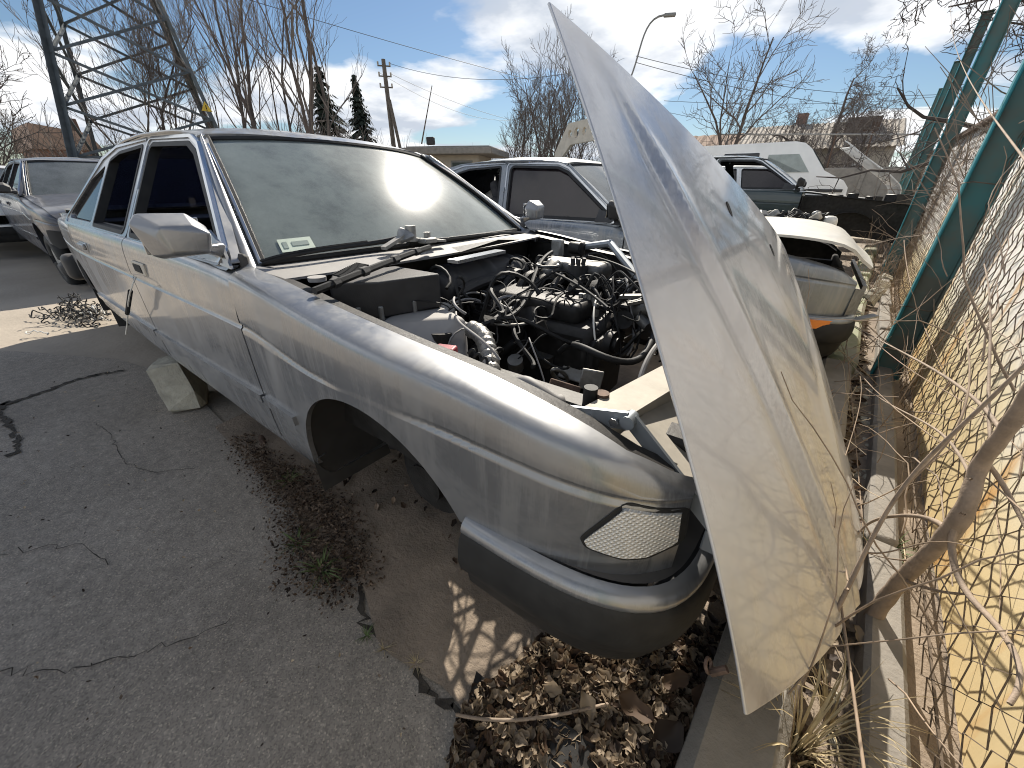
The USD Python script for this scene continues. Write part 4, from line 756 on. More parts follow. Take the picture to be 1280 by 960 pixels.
# ------------------------------------------------------------------ the fence along the noses
FS = .105; FX = lambda y: 1.396+FS*y
FT = np.array([FS, 1, 0])/math.hypot(FS, 1); FN = np.array([-1, FS, 0])/math.hypot(FS, 1)       # along, and towards the cars
def fp(y, z, off=0.): return np.array([FX(y), y, z])+FN*off
FZ = lambda y: .02*max(y-2, 0)
def fbox(y, z0, z1, w, d, off, bev=.006): return box(fp(y, (z0+z1)/2, off), (w, d, z1-z0), bev, np.stack([FT, FN, [0, 0, 1]], 1))
PY = [-2.0, 2.10, 6.2, 10.3, 14.4, 18.5]
tops = ['teal steel fence post nearest the camera at the right edge', 'teal steel post, second along the fence from the right', 'third teal post along the fence, tapering into brush', 'fourth teal post, narrow with distance', 'fifth teal post, near the far wall', 'teal fence post just out past the right edge']
for k, y in enumerate(PY):
    z1 = 3.7+FZ(y)
    po = thing('fence_post', tops[k-1], 'fence post', fp(y, 0), 'posts of the fence')
    part(po, 'web', fbox(y, -.05, z1, .012, .13, .085), 'teal_worn'); part(po, 'flange', fbox(y, -.05, z1+.002, .086, .012, .155), 'teal_steel'); part(po, 'flange', fbox(y, -.05, z1-.002, .086, .012, .018), 'teal_worn')
    part(po, 'cap_plate', fbox(y, z1, z1+.01, .13, .16, .085), 'teal_worn')
    for z in (.5, 1.2): part(po, 'tie_wire', tube([fp(y, z)+FT*.062*math.cos(a)*1.1+FN*(.09+.085*math.sin(a))+[0, 0, .006*math.sin(3*a)] for a in np.linspace(0, 2*PI, 13)[:-1]], .003, 5, closed=True), 'wire_mesh')
# sheets behind the mesh, each a piece of its own
fe = thing('sheet_fence', 'pale and yellow sheet metal fence with rusty chain-link mesh stretched before it', 'fence', fp(4, 0))
edges = np.arange(-2.9, 19, 1.02)
for k, (a, b) in enumerate(zip(edges[:-1], edges[1:])):
    r = np.random.default_rng(k); ny, nz = 12, 20; b2 = b+.03
    bul = r.normal(0, .0012, 4); z1 = 1.70+FZ(a)+r.normal(0, .012)
    Pn = np.array([[fp(y, z, -.045+.004*(k % 2)+bul[0]*math.sin(3*(y-a))+bul[1]*math.sin(4*z)) for z in np.linspace(.012+FZ(a), z1, nz)] for y in np.linspace(a, b2, ny)])
    part(fe, 'sheet', slab(Pn[::-1], .003), 'fence_sheet')
for a, b in zip(PY[:-1], PY[1:]):
    part(fe, 'top_rail', bar(fp(a, 1.675+FZ(a), -.02), fp(b, 1.675+FZ(b), -.02), .045, .045), 'rust_metal'); part(fe, 'tension_wire', bar(fp(a, .10+FZ(a), .03), fp(b, .10+FZ(b), .03), .005, .005), 'wire_mesh')
# the mesh: zigzag wires hooked into each other
pts, cnt = [], []; cw_, ch_ = .047, .050; r5 = np.random.default_rng(3)
for y in np.arange(-1.4, 12.2, cw_):
    n = int(1.64/ch_)+1; k = np.arange(n); zz = .06+k*ch_+FZ(y); yy = y+np.where((k+int(round(y/cw_))) % 2 == 0, -.5, .5)*cw_*1.04
    sag = .012*np.sin(y*1.6+1.1*np.sin(zz*1.9))+.006*np.sin(4*y+3*zz); oo = .035+.020*np.sin(1.7*y+.8)*np.sin(2.5*zz)+.004*np.where(k % 2, 1, -1)
    yy = yy+.5*sag; zz = zz+sag*.8+.003*np.sin(9*y+4*zz)
    q = np.stack([FX(yy), yy, zz], 1)+FN*oo[:, None]+r5.normal(0, .0012, (n, 3))
    pts.append(q); cnt.append(n)
V = [tube(q, .0018, 3, cap=False) for q in pts]
part(fe, 'chain_link_mesh', cat(V), 'wire_mesh', False, None, 'stuff')
# kerbs
kb = thing('concrete_kerb', 'low concrete kerb running below the fence mesh', 'kerb', (1.3, 2, 0))
yy = -1.8
while yy < 12:
    L = .98; c = fp(yy+L/2, .015+FZ(yy), .10); part(kb, 'kerb_stone', box(c+[rng.uniform(-.008, .008), 0, rng.uniform(-.008, .008)], (L-.015, .085, .13), .012, np.stack([FT, FN, [0, 0, 1]], 1)@rot([0, 0, 1], rng.uniform(-.6, .6))), 'concrete'); yy += L
kb2 = thing('parking_kerb', 'row of mossy concrete kerb blocks in front of the car noses', 'kerb', (1.2, 2, 0))
yy = -1.6
while yy < 9:
    L = 1.18; c = fp(yy+L/2, .035+FZ(yy), .345+.012*math.sin(yy*3)); part(kb2, 'kerb_block', box(c, (L-.05, .17, .17), .025, np.stack([FT, FN, [0, 0, 1]], 1)@rot([0, 0, 1], rng.uniform(-1.5, 1.5))), 'concrete_mossy' if yy > 1.2 else 'concrete'); yy += L

# ------------------------------------------------------------------ plants
def branchy(base, length, r0, seed, levels=4, up=.55, spread=.55, n0=(5, 8), gnarl=.18, d0=(0, 0, 1), start=.3, sides=(7, 5, 4, 3, 3), kids=(9, 7, 6, 4), shrink=.55, rmin=.004):
    """a bare tree: (trunk pieces, branch pieces)"""
    r = np.random.default_rng(seed); trunk, crown = [], []
    def grow(p, d, L, rad, lev):
        n = 8 if lev == 0 else (6 if lev == 1 else 4)
        pts = [np.array(p, float)]; d = np.array(d, float); d /= np.linalg.norm(d)
        for i in range(n):
            d = d+r.normal(0, gnarl, 3)*(1 if lev else .5)+np.array([0, 0, up*.14*(1 if lev else .6)]); d /= np.linalg.norm(d)
            pts.append(pts[-1]+d*L/n)
        pts = np.array(pts); rr = np.linspace(rad, max(rad*.22, rmin*.7), n+1)
        (trunk if lev == 0 else crown).append(tube(pts, rr, sides[lev], cap=False))
        if lev < levels:
            m = kids[lev]; m = int(r.integers(max(2, int(m*.7)), m+2))
            for q in range(m):
                t = start+(1-start)*((q+r.random())/m) if lev == 0 else .15+.85*((q+r.random())/m)
                i = min(int(t*n), n-1); pp = pts[i]+(pts[i+1]-pts[i])*(t*n-i); td = pts[i+1]-pts[i]; td /= np.linalg.norm(td)
                a = r.random()*2*PI; s = xprod(td, [math.cos(a), math.sin(a), .3]); s /= np.linalg.norm(s)
                k = spread*(.7+.6*r.random()); nd = td*(1-k*.5)+s*k+np.array([0, 0, up*.35])
                grow(pp, nd, L*shrink*(1.05-.45*t)*(.75+.5*r.random()), max(np.interp(t, [0, 1], [rad, rad*.25])*.55, rmin), lev+1)
    grow(base, d0, length, r0, 0); return cat(trunk), cat(crown)
def tree(name, label, base, length, r0, seed, group=None, barkm='far_bark', twigm='far_twig', stems=1, stemgap=.6, **kw):
    t = thing(name, label, 'tree', base, group); r = random.Random(seed)
    for s in range(stems):
        b = np.array(base, float)+(np.array([r.uniform(-1, 1), r.uniform(-1, 1), 0])*stemgap if s else 0)
        d = np.array([r.uniform(-.16, .16), r.uniform(-.16, .16), 1.]) if stems > 1 else np.array(kw.get('d0', (0, 0, 1.)))
        k2 = {k: v for k, v in kw.items() if k != 'd0'}
        a, c = branchy(b, length*(r.uniform(.75, 1) if s else 1), r0*(r.uniform(.6, .9) if s else 1), seed*31+s, d0=d, **k2)
        part(t, 'trunk', a, barkm, True); part(t, 'crown', c, twigm, False)
GR = 'bare trees behind the yard'
gz = lambda y: .02*min(max(y-2, 0), 60)
K4 = dict(levels=3, kids=(9, 6, 5, 4), rmin=.006, start=.18)
tree('bare_tree', 'tall bare tree with upright stems just right of the pylon', (-20.9, 8.9, .1), 11.5, .10, 3, GR, stems=3, stemgap=.6, up=.75, spread=.42, **K4)
tree('bare_tree', 'thick-trunked tall bare tree left of the dark spruce', (-18.3, 9.7, .1), 12.5, .13, 5, GR, stems=3, stemgap=.55, up=.75, spread=.45, **K4)
tree('bare_tree', 'slender bare tree between the two tall ones beside the pylon', (-21.5, 10.2, .1), 9, .09, 8, GR, stems=2, up=.8, spread=.4, **K4)
tree('bare_tree', 'low many-stemmed bare tree seen through the pylon', (-26.5, 6.9, .1), 8.5, .08, 11, GR, stems=5, stemgap=1.1, up=.7, spread=.5, levels=3, kids=(10, 8, 5, 4), rmin=.010)
tree('bare_tree', 'thin bare tree behind the right leg of the pylon', (-24.5, 9.6, .1), 11, .10, 12, GR, stems=2, up=.8, spread=.4, **K4)
tree('bare_tree', 'broad bare tree above the grey saloon roof', (-12.7, 21.5, .4), 6.6, .11, 14, GR, stems=4, stemgap=.7, up=.5, spread=.6, levels=3, kids=(11, 8, 6, 4), rmin=.010, start=.12)
tree('bare_tree', 'smaller bare tree left of the broad one above the grey saloon', (-16.2, 23.6, .4), 5.4, .09, 15, GR, stems=5, stemgap=1., up=.5, spread=.55, levels=3, kids=(10, 8, 5, 4), rmin=.010, start=.1)
tree('bare_tree', 'bare tree half hidden behind the raised silver lid', (-13.6, 27, .5), 6.5, .09, 16, GR, stems=4, stemgap=1., up=.5, spread=.55, levels=3, kids=(10, 8, 5, 4), rmin=.010, start=.1)
tree('bare_tree', 'forked bare tree above the white van', (-2.9, 22.4, .4), 6.6, .12, 21, GR, stems=3, stemgap=.35, up=.45, spread=.7, levels=3, kids=(8, 7, 5, 4), rmin=.010, start=.3)
tree('bare_tree', 'wide spreading bare tree over the corrugated roof', (1.1, 29.5, .5), 6.2, .16, 25, GR, up=.15, spread=.95, levels=4, kids=(12, 8, 6, 4), rmin=.009, start=.35, gnarl=.28, stems=3, stemgap=1.4)
tree('bare_tree', 'small bare tree at the far left edge', (-27, 1.0, .1), 4.6, .07, 27, GR, stems=4, stemgap=1.2, up=.5, spread=.6, levels=3, kids=(9, 7, 5, 4), rmin=.010, start=.1)
tree('gnarled_tree', 'dark gnarled tree leaning over the fence top at the right', (3.4, 7.2, .1), 5.6, .15, 33, None, up=.2, spread=.85, levels=4, kids=(11, 7, 6, 4), rmin=.005, gnarl=.32, start=.25, barkm='bark', twigm='far_bark', stems=3, stemgap=.8)
tree('gnarled_tree', 'crooked dark tree behind the near end of the fence', (3.6, 4.6, .1), 4.4, .11, 35, None, up=.25, spread=.85, levels=4, kids=(10, 7, 6, 4), rmin=.005, gnarl=.32, start=.2, barkm='bark', twigm='far_bark', stems=2, stemgap=.7)
# dense brush
def brush(name, label, spots, h, n, seed, m='far_twig', rad=.012):
    r = np.random.default_rng(seed); out = []
    for _ in range(n):
        c = spots[r.integers(len(spots))]; p = np.array([c[0]+r.normal(0, c[2]), c[1]+r.normal(0, c[3]), 0.0]); d = np.array([r.normal(0, .35), r.normal(0, .35), 1.]); L = h*r.uniform(.4, 1)
        q = [p]; 
        for i in range(5): d = d+r.normal(0, .16, 3); d /= np.linalg.norm(d); q.append(q[-1]+d*L/5)
        out.append(tube(q, np.linspace(rad, rad*.3, 6), 3, cap=False))
        for _k in range(5):
            i = r.integers(1, 5); dd = d+r.normal(0, .6, 3); dd /= np.linalg.norm(dd); e = q[i]+dd*L*.28; out.append(tube([q[i], (q[i]+e)/2+r.normal(0, .04, 3), e], [rad*.5, rad*.4, rad*.2], 3, cap=False))
    single(name, cat(out), m, label, 'brush', None, 'stuff', False)
brush('scrub', 'tangle of bare scrub along the far side of the yard', [(-26+2.6*k, 27+1.2*math.sin(k), 1.6, 1.2) for k in range(12)]+[(-30+.9*k, -2+2.5*k, 1, 1.4) for k in range(9)]+[(-19.5, 10.5, .8, .9), (-21, 12.5, .8, .8), (-20, 11, 1.2, 1)]*2, 4.6, 1900, 41, rad=.022)
brush('fence_brush', 'dense brown brush pressed against the back of the fence', [(2.55+.105*y, y, .22, .8) for y in np.arange(1.5, 14, .9)], 2.7, 800, 43, 'bark', .009)
brush('fence_foot_brush', 'dry tangle at the foot of the far fence posts', [(1.33+.105*y, y, .16, .5) for y in np.arange(3.4, 11, .8)], 1.0, 150, 44, 'twig', .003)
# conifers
def spruce(label, base, h, seed, wide=.30):
    t = thing('spruce', label, 'tree', base, None); r = np.random.default_rng(seed); out = []
    part(t, 'trunk', tube([base, np.array(base)+[0, 0, h]], [.12, .01], 6), 'far_bark')
    for z in np.arange(.08, 1, .022):
        R = (1-z)*h*wide+.10
        for a in r.random(9)*2*PI:
            b = np.array(base)+[0, 0, z*h]; e = b+np.array([math.cos(a)*R, math.sin(a)*R, -R*.30])*r.uniform(.35, 1.25)
            for q in range(7):
                c = b+(e-b)*(.2+.8*q/7); w = .12*(1.2-q/8); s = np.array([-math.sin(a), math.cos(a), 0])
                out.append((np.array([c-s*w+r.normal(0, .03, 3), c+s*w+r.normal(0, .03, 3), c+(e-b)*.2+[0, 0, -.10]+r.normal(0, .03, 3), c+[0, 0, .08]]), np.array([[0, 1, 2], [0, 3, 1]])))
    part(t, 'crown', cat(out), 'needles', False)
spruce('narrow dark spruce just left of the wooden pole', (-23.4, 16.5, .3), 6.8, 51); spruce('broader dark conifer left of the narrow spruce', (-22.7, 13.8, .3), 6.6, 52, .46)

# ------------------------------------------------------------------ pylon, poles, wires, buildings
py = thing('lattice_pylon', 'grey lattice steel pylon rising behind the parked cars', 'pylon', (-25, 6, 0))
C0 = [np.array(c, float) for c in ((-22.9, 2.45, 0), (-21.45, 8.05, 0), (-26.9, 10.0, 0), (-28.4, 4.4, 0))]; ctr = sum(C0)/4; H = 13.5
LG = lambda k, z: C0[k % 4]+(ctr-C0[k % 4])*(z/18.5)+np.array([0, 0, z])
def angle(a, b, w, t=.014):
    a, b = np.asarray(a, float), np.asarray(b, float); d = (b-a)/np.linalg.norm(b-a); s = np.cross(d, [0, 0, 1.]); s = s/np.linalg.norm(s) if np.linalg.norm(s) > .05 else np.array([1., 0, 0]); u = np.cross(s, d)
    R = np.stack([d, s, u], 1); L = np.linalg.norm(b-a); return cat([box((a+b)/2+s*w/2, (L, w, t), 0, R), box((a+b)/2+u*w/2, (L, t, w), 0, R)])
for k in range(4): part(py, 'leg', angle(LG(k, 0), LG(k, H), .19, .02), 'pylon_steel')
lev = [0, 2.0, 3.7, 5.4, 7.1, 8.9, 11, H]
for k in range(4):
    for a, b in zip(lev[:-1], lev[1:]):
        part(py, 'brace', angle(LG(k, a), LG(k+1, b), .085), 'pylon_steel'); part(py, 'brace', angle(LG(k+1, a)+[.02, 0, 0], LG(k, b)+[.02, 0, 0], .085), 'pylon_steel')
    part(py, 'cross_beam', angle(LG(k, 2.0), LG(k+1, 2.0), .13), 'pylon_steel')
q = LG(1, 4.15)+np.array([.18, -.05, 0]); wsn = part(py, 'warning_sign', hull([q+[0, .24*math.sin(a), .24*math.cos(a)]+[x, 0, 0] for a in (0, 2.094, 4.189) for x in (0, .012)]), 'hazard_yellow', 40, 'triangular yellow warning sign')
part(wsn, 'sign_mark', cat([box(q+[.014, .0, .03], (.006, .035, .14), 0), box(q+[.014, 0, -.075], (.006, .035, .035), 0)]), 'black_rubber')

pole = thing('utility_pole', 'dark wooden utility pole with insulators on its top', 'pole', (-24.8, 20.2, .3)); pt = far(479, 74, 33.4); pb = np.array([pt[0]-.15, pt[1]+.2, .2])
part(pole, 'shaft', tube([pb, pt], [.19, .13], 10), 'wood_pole')
for k, dz in enumerate((-.35, -.9, -1.5)): a = part(pole, 'cross_arm', bar(pt+[-.30, -.30, dz], pt+[.30, .30, dz], .07, .07), 'wood_pole'); part(a, 'insulator', cat([cyl(pt+[s*.27, s*.27, dz], pt+[s*.27, s*.27, dz+.22], .055, 8) for s in (-1, 1)]), 'plaster')
part(pole, 'brace_post', tube([pb+[1.0, .3, 0], pt+[.15, 0, -2.2]], .11, 8), 'wood_pole')
mp = far(540, 107, 30); ms = thing('antenna_mast', 'thin leaning mast beside the flat-roofed kiosk', 'mast', mp*[1, 1, 0]); part(ms, 'shaft', tube([far(527, 180, 30), mp], [.05, .025], 6), 'wood_pole')
lt = far(806, 20, 22.5); lb = far(789, 92, 22.5); lp = thing('street_lamp', 'street lamp on a slim pole behind the raised lid', 'street lamp', (lb[0], lb[1], .4)); dn = (lb-lt)/np.linalg.norm(lb-lt)
low = lb+dn*((lb[2]-.4)/-dn[2]); part(lp, 'pole', tube([low, low+(lb-low)*.8, lt+dn*2.2], [.11, .10, .065], 8), 'lamp_grey'); ar = part(lp, 'arm', tube(smooth([lt+dn*2.2, lt+dn*.9+[.12, .05, 0], lt+[.25, .1, -.25], lt+[.75, .3, -.02]], 12), .04, 6), 'lamp_grey')
part(lp, 'lamp_head', rbox(lt+[.95, .38, -.03], (.5, .2, .13), .05, rot([0, 0, 1], 22)), 'lamp_grey')
def wire(a, b, sag, label, r=.012):
    a, b = np.asarray(a, float), np.asarray(b, float); t = np.linspace(0, 1, 24)[:, None]; p = a+(b-a)*t-np.array([0, 0, 1.])*sag*4*t*(1-t)
    w = thing('overhead_wire', label, 'wire', a); part(w, 'strand', tube(p, r, 4, cap=False), 'black_rubber', True)
wire(far(215, -30, 26), far(1000, 170, 44), .6, 'long overhead wire sloping from the tall trees to the right'); wire(pt+[.27, .27, -.2], far(710, 92, 24), .5, 'overhead wire from the wooden pole towards the raised lid'); wire(pt+[-.27, -.27, -.7], far(640, 150, 48), .8, 'overhead wire dropping from the pole behind the kiosk')
wire(pt+[.27, .27, -.75], far(720, 160, 48), .8, 'second overhead wire dropping from the pole to the broad tree'); wire(far(795, 70, 22.5), far(1180, 118, 40), .5, 'upper overhead wire from the street lamp to the fence'); wire(far(795, 78, 22.5), far(1180, 136, 40), .5, 'lower overhead wire from the street lamp to the fence')
wire(far(830, 126, 30), far(1180, 120, 46), .3, 'faint overhead wire low over the forked tree'); wire(far(1075, 168, 26), far(1150, 168, 24), .02, 'taut wire above the far concrete wall')

# kiosk
ko = thing('flat_roof_kiosk', 'small flat-roofed kiosk with a window beyond the cars', 'building', (-15.5, 16, .2)); kx, ky = np.array([.93, .37, 0]), np.array([-.37, .93, 0]); KR = np.stack([kx, ky, [0, 0, 1]], 1); kc = np.array([-15.3, 15.9, 0])
KW = lambda x, y, z: kc+kx*x+ky*y+np.array([0, 0, z])
part(ko, 'wall', box(KW(0, 1.2, 1.35), (3.0, 2.4, 2.7), .01, KR), 'plaster'); part(ko, 'roof', cat([box(KW(0, 1.0, 2.80), (4.9, 3.6, .30), .03, KR), box(KW(0, 1.0, 2.98), (4.5, 3.2, .08), .02, KR)]), 'concrete')
kwn = part(ko, 'window', box(KW(.55, -.012, 1.95), (1.2, .06, .9), .01, KR), 'lamp_grey'); part(kwn, 'pane', box(KW(.55, -.045, 1.95), (1.02, .01, .72), 0, KR), 'dark_glass'); part(ko, 'door', box(KW(-.9, -.012, 1.2), (.8, .05, 2.1), .01, KR), 'wood_pole')
part(ko, 'floodlight', box(KW(-.9, -.5, 3.25), (.42, .2, .34), .03, KR), 'black_plastic')
# corrugated-roof house
ho = thing('corrugated_roof_house', 'low house with corrugated grey roof beyond the wall', 'building', (0, 34, .6))
def pitched(parent, x0, x1, y0, y1, ze, zr, m, n):
    r = []
    for sgn in (0, 1):
        xs = np.linspace(x0-.3, x1+.3, n); yc = (y0+y1)/2
        P = np.array([[(x+(.9*t*(1 if x < (x0+x1)/2 else -1) if abs(x-(x0+x1)/2) > (x1-x0)/2-.9 else 0)*.0, (y0-.4 if sgn == 0 else y1+.4)*(1-t)+yc*t, ze+(zr-ze)*t+.035*math.sin(k*PI/1.5)) for t in np.linspace(0, 1, 5)] for k, x in enumerate(xs)])
        r.append(slab(P if sgn == 0 else P[::-1], .02))
    part(parent, 'roof', cat(r), m, 20)
part(ho, 'wall', box((.1, 34, 1.75), (7.6, 7, 3.3), .02), 'plaster'); pitched(ho, -3.7, 3.9, 30.5, 37.5, 3.35, 5.0, 'asbestos', 90)
for x in (-2.3, 0, 2.4): w = part(ho, 'window', box((x, 30.48, 2.0), (1.0, .08, 1.1), .01), 'white_plastic'); part(w, 'pane', box((x, 30.43, 2.0), (.82, .02, .9), 0), 'dark_glass')
part(ho, 'chimney', box((-1.0, 34.5, 5.2), (.6, .6, .9), .02), 'brick_far'); part(ho, 'dormer', box((2.2, 33, 4.55), (1.6, 1.6, .9), .02), 'rust_metal')
h2 = thing('tiled_roof_house', 'brown-roofed house behind the forked tree', 'building', (-9, 38, .7)); part(h2, 'wall', box((-8.2, 38, 1.9), (8.5, 6, 3.4), .02), 'brick_far'); pitched(h2, -12.4, -4.0, 35, 41, 3.5, 5.1, 'roof_tile', 40); part(h2, 'window', box((-7, 34.97, 2.2), (1.2, .08, 1.2), .01), 'white_plastic')
h3 = thing('brown_roof_shed', 'brown roofed shed left of the pylon foot', 'building', (-40, 5.5, 0)); part(h3, 'wall', box((-40, 5.2, 1.5), (6, 2.4, 3.0), .02), 'brick_far'); 
part(h3, 'roof', hull([(-36.6, 3.7, 2.9), (-36.6, 6.8, 3.0), (-43.4, 3.7, 2.9), (-43.4, 6.8, 3.0), (-36.8, 4.0, 4.2), (-43, 4.0, 4.2), (-36.8, 6.4, 3.9), (-43, 6.4, 3.9)]), 'roof_tile'); part(h3, 'chimney', box((-37.4, 6.0, 4.3), (.4, .4, .7), .02), 'rust_metal')
h4 = thing('lath_fence_shed', 'dark slatted shed wall behind the pylon foot', 'building', (-36, 11, 0)); part(h4, 'wall', box((-36, 11.4, 2.0), (.2, 6.4, 4.0), .02), 'brick_far')
for k in range(26): y = 8.3+.24*k; part(h4, 'lath', bar((-35.85, y, .2), (-35.85, y+.5, 4.1), .08, .05, (1, 0, 0)), 'wood_pole' if k % 3 else 'plaster')
wl = thing('concrete_wall', 'pale concrete panel wall behind the white van', 'wall', (0, 20.4, .35))
for k in range(9): part(wl, 'panel', box((-14+2.06*k+.8, 20.4+.01*(k % 2), 1.1), (2.0, .10, 1.75), .02), 'concrete')
for k in range(10): part(wl, 'panel_post', box((-14+2.06*k-.23, 20.38, 1.12), (.14, .16, 1.85), .02), 'concrete')
pf = thing('pipe_frame', 'thin rusty pipe frame standing before the corrugated roof', 'frame', (1, 24, .4))
for p in (1040, 1085): a = far(p-8, 225, 24); b = far(p+6, 165, 24); part(pf, 'post', tube([a*[1, 1, 0]+[0, 0, .4], b], .035, 6), 'rust_metal')
part(pf, 'top_pipe', tube([far(900, 168, 24.5), far(1150, 168, 23.5)], .03, 6), 'dull_metal')

# ------------------------------------------------------------------ the leaning young tree and twigs in front
tk = thing('young_tree', 'bare young tree leaning out from behind the lid towards the fence', 'tree', (1.26, -.14, 0))
tp = smooth([at(1075, 800, 0, 1.25), at(1110, 745, 0, 1.24), at(1150, 702, 0, 1.225), at(1190, 662, 0, 1.21), at(1212, 622, 0, 1.20), at(1222, 588, 0, 1.195), at(1250, 548, 0, 1.18), at(1290, 488, 0, 1.16), at(1340, 400, 0, 1.13), at(1400, 280, 0, 1.1)], 60)
tr = np.interp(np.linspace(0, 1, 60), [0, .2, .34, .42, .5, .6, 1], [.021, .018, .0155, .018, .0145, .0130, .011])*(1+.06*np.sin(np.arange(60)*1.7))
part(tk, 'trunk', tube(tp, tr, 14), 'young_bark', True)
def pxtube(path, r, n=24, sides=6): return tube(smooth([at(a, b, 0, x) for a, b, x in path], n), np.linspace(r, r*.45, n), sides)
for path, r in (([(1205, 640, 1.20), (1190, 690, 1.215), (1205, 735, 1.23), (1235, 770, 1.235), (1262, 805, 1.23), (1275, 840, 1.22), (1262, 880, 1.2)], .012), ([(1186, 664, 1.21), (1160, 648, 1.2), (1120, 645, 1.19), (1085, 655, 1.18), (1068, 672, 1.16)], .010),
                ([(1228, 575, 1.19), (1250, 600, 1.23), (1275, 645, 1.26), (1300, 690, 1.27)], .009), ([(1215, 600, 1.19), (1200, 570, 1.2), (1180, 545, 1.21), (1150, 525, 1.22), (1075, 480, 1.22)], .006), ([(1255, 545, 1.18), (1230, 510, 1.19), (1180, 470, 1.2), (1060, 402, 1.22)], .007), ([(1240, 560, 1.18), (1236, 480, 1.2), (1238, 410, 1.21), (1230, 330, 1.22)], .006),
                ([(1130, 725, 1.23), (1180, 740, 1.25), (1215, 742, 1.26)], .008), ([(1160, 695, 1.22), (1130, 700, 1.22), (1080, 690, 1.2)], .005)): part(tk, 'branch', pxtube(path, r*.62), 'young_bark', True)
sp = thing('long_sapling', 'long thin bare sapling slanting up across the fence mesh', 'sapling', (1.1, -.5, 0))
part(sp, 'stem', pxtube([(985, 985, 1.05), (1000, 860, 1.06), (1050, 755, 1.07), (1104, 647, 1.08), (1154, 579, 1.09), (1215, 520, 1.1), (1285, 452, 1.11), (1340, 395, 1.12)], .0058, 40), 'young_bark', True)
for path, r in (([(1120, 622, 1.085), (1150, 590, 1.10), (1190, 545, 1.12), (1212, 470, 1.14), (1205, 400, 1.17)], .004), ([(1060, 738, 1.07), (1050, 690, 1.08), (1040, 640, 1.08), (1060, 560, 1.12), (1075, 470, 1.16)], .0035), ([(1080, 690, 1.075), (1110, 690, 1.1), (1150, 680, 1.12), (1230, 690, 1.15)], .003)): part(sp, 'side_twig', pxtube(path, r*.65), 'twig', True)
r11 = random.Random(11); ncount = 0
looks = ['thin dry twig arching low over the kerb', 'pale thin twig lying across the fence mesh']
long_ones = [([(1012, 300, 1.20), (1035, 200, 1.25), (1030, 100, 1.3), (1028, 40, 1.34)], .006, 'tall thin bare shoot rising against the clouds'), ([(985, 290, 1.1), (1010, 380, 1.15), (1060, 450, 1.2), (1130, 520, 1.22), (1200, 570, 1.22), (1280, 640, 1.2)], .005, 'long twig arching from the cream lid down to the mesh'),
             ([(1285, 205, 1.3), (1230, 130, 1.42), (1195, 60, 1.5), (1190, -10, 1.55)], .006, 'dark bent shoot crossing the top of the fence'), ([(995, 478, 1.2), (1100, 470, 1.25), (1200, 452, 1.3), (1290, 430, 1.3)], .004, 'pale straight twig crossing level before the near post'),
             ([(1060, 405, 1.2), (1090, 425, 1.22), (1150, 470, 1.25), (1230, 520, 1.27), (1290, 590, 1.27)], .0035, 'thin arched twig over the mossy kerb'), ([(1130, 300, 1.5), (1160, 420, 1.55), (1215, 540, 1.52), (1245, 640, 1.45), (1250, 760, 1.38)], .005, 'reddish shoot hanging down the fence mesh'),
             ([(570, 893, .45), (640, 900, .56), (700, 893, .62), (760, 880, .66)], .004, 'brown fallen twig across the leaf pile')]
for path, r, lab in long_ones:
    z0 = thing('bare_shoot', lab, 'twig', (1.2, .5, 0)) if 'fallen' not in lab else thing('fallen_twig', lab, 'twig', (.55, -1, 0)); part(z0, 'stem', pxtube(path, r*.62, 30), 'twig', True) if 'fallen' not in lab else part(z0, 'stem', tube(smooth([at(a, b, 2, .05) for a, b, _ in path], 24), r, 6), 'young_bark', True)
def twigs(name, label, n, seed, region, m, rad, L, updir):
    r = np.random.default_rng(seed); out = []
    for _ in range(n):
        y = r.uniform(*region[1]); p = np.array([FX(y)-r.uniform(*region[0]), y, r.uniform(*region[2])]); d = np.array([r.normal(0, .5), r.normal(0, .7), updir+r.normal(0, .35)]); d /= np.linalg.norm(d); l = L*r.uniform(.4, 1.1); q = [p]
        for i in range(9): d = d+r.normal(0, .13, 3)+[0, 0, -.05]; d /= np.linalg.norm(d); q.append(q[-1]+d*l/9)
        q = np.array(q); q[:, 2] = np.maximum(q[:, 2], .012); over = np.maximum(q[:, 0]-(FX(q[:, 1])-.05), 0); q[:, 0] -= over
        out.append(tube(q, np.linspace(rad, rad*.4, 10)*r.uniform(.6, 1.3), 4, cap=False))
        if r.random() < .6: i = r.integers(2, 8); e = q[i]+(r.normal(0, 1, 3)*[.1, .12, .08]); e[2] = max(e[2], .012); out.append(tube([q[i], (q[i]+e)/2+[0, 0, .01], e], [rad*.5, rad*.4, rad*.3], 3, cap=False))
    single(name, cat(out), m, label, 'twigs', None, 'stuff', True)
twigs('twig_tangle', 'tangle of thin dry twigs between the lid and the mesh', 36, 61, ((.08, .40), (-.75, 2.6), (.0, .35)), 'twig', .0024, .75, .9)
twigs('pale_twigs', 'pale dead stems strewn over the earth strip by the kerb', 70, 62, ((.05, .45), (-.85, 2.4), (.01, .06)), 'dry_stem', .0022, .5, .15)
twigs('vine_on_mesh', 'leafless vine growing through the chain-link mesh', 26, 63, ((.045, .075), (-.9, 3.5), (.1, .9)), 'young_bark', .003, .9, .7)
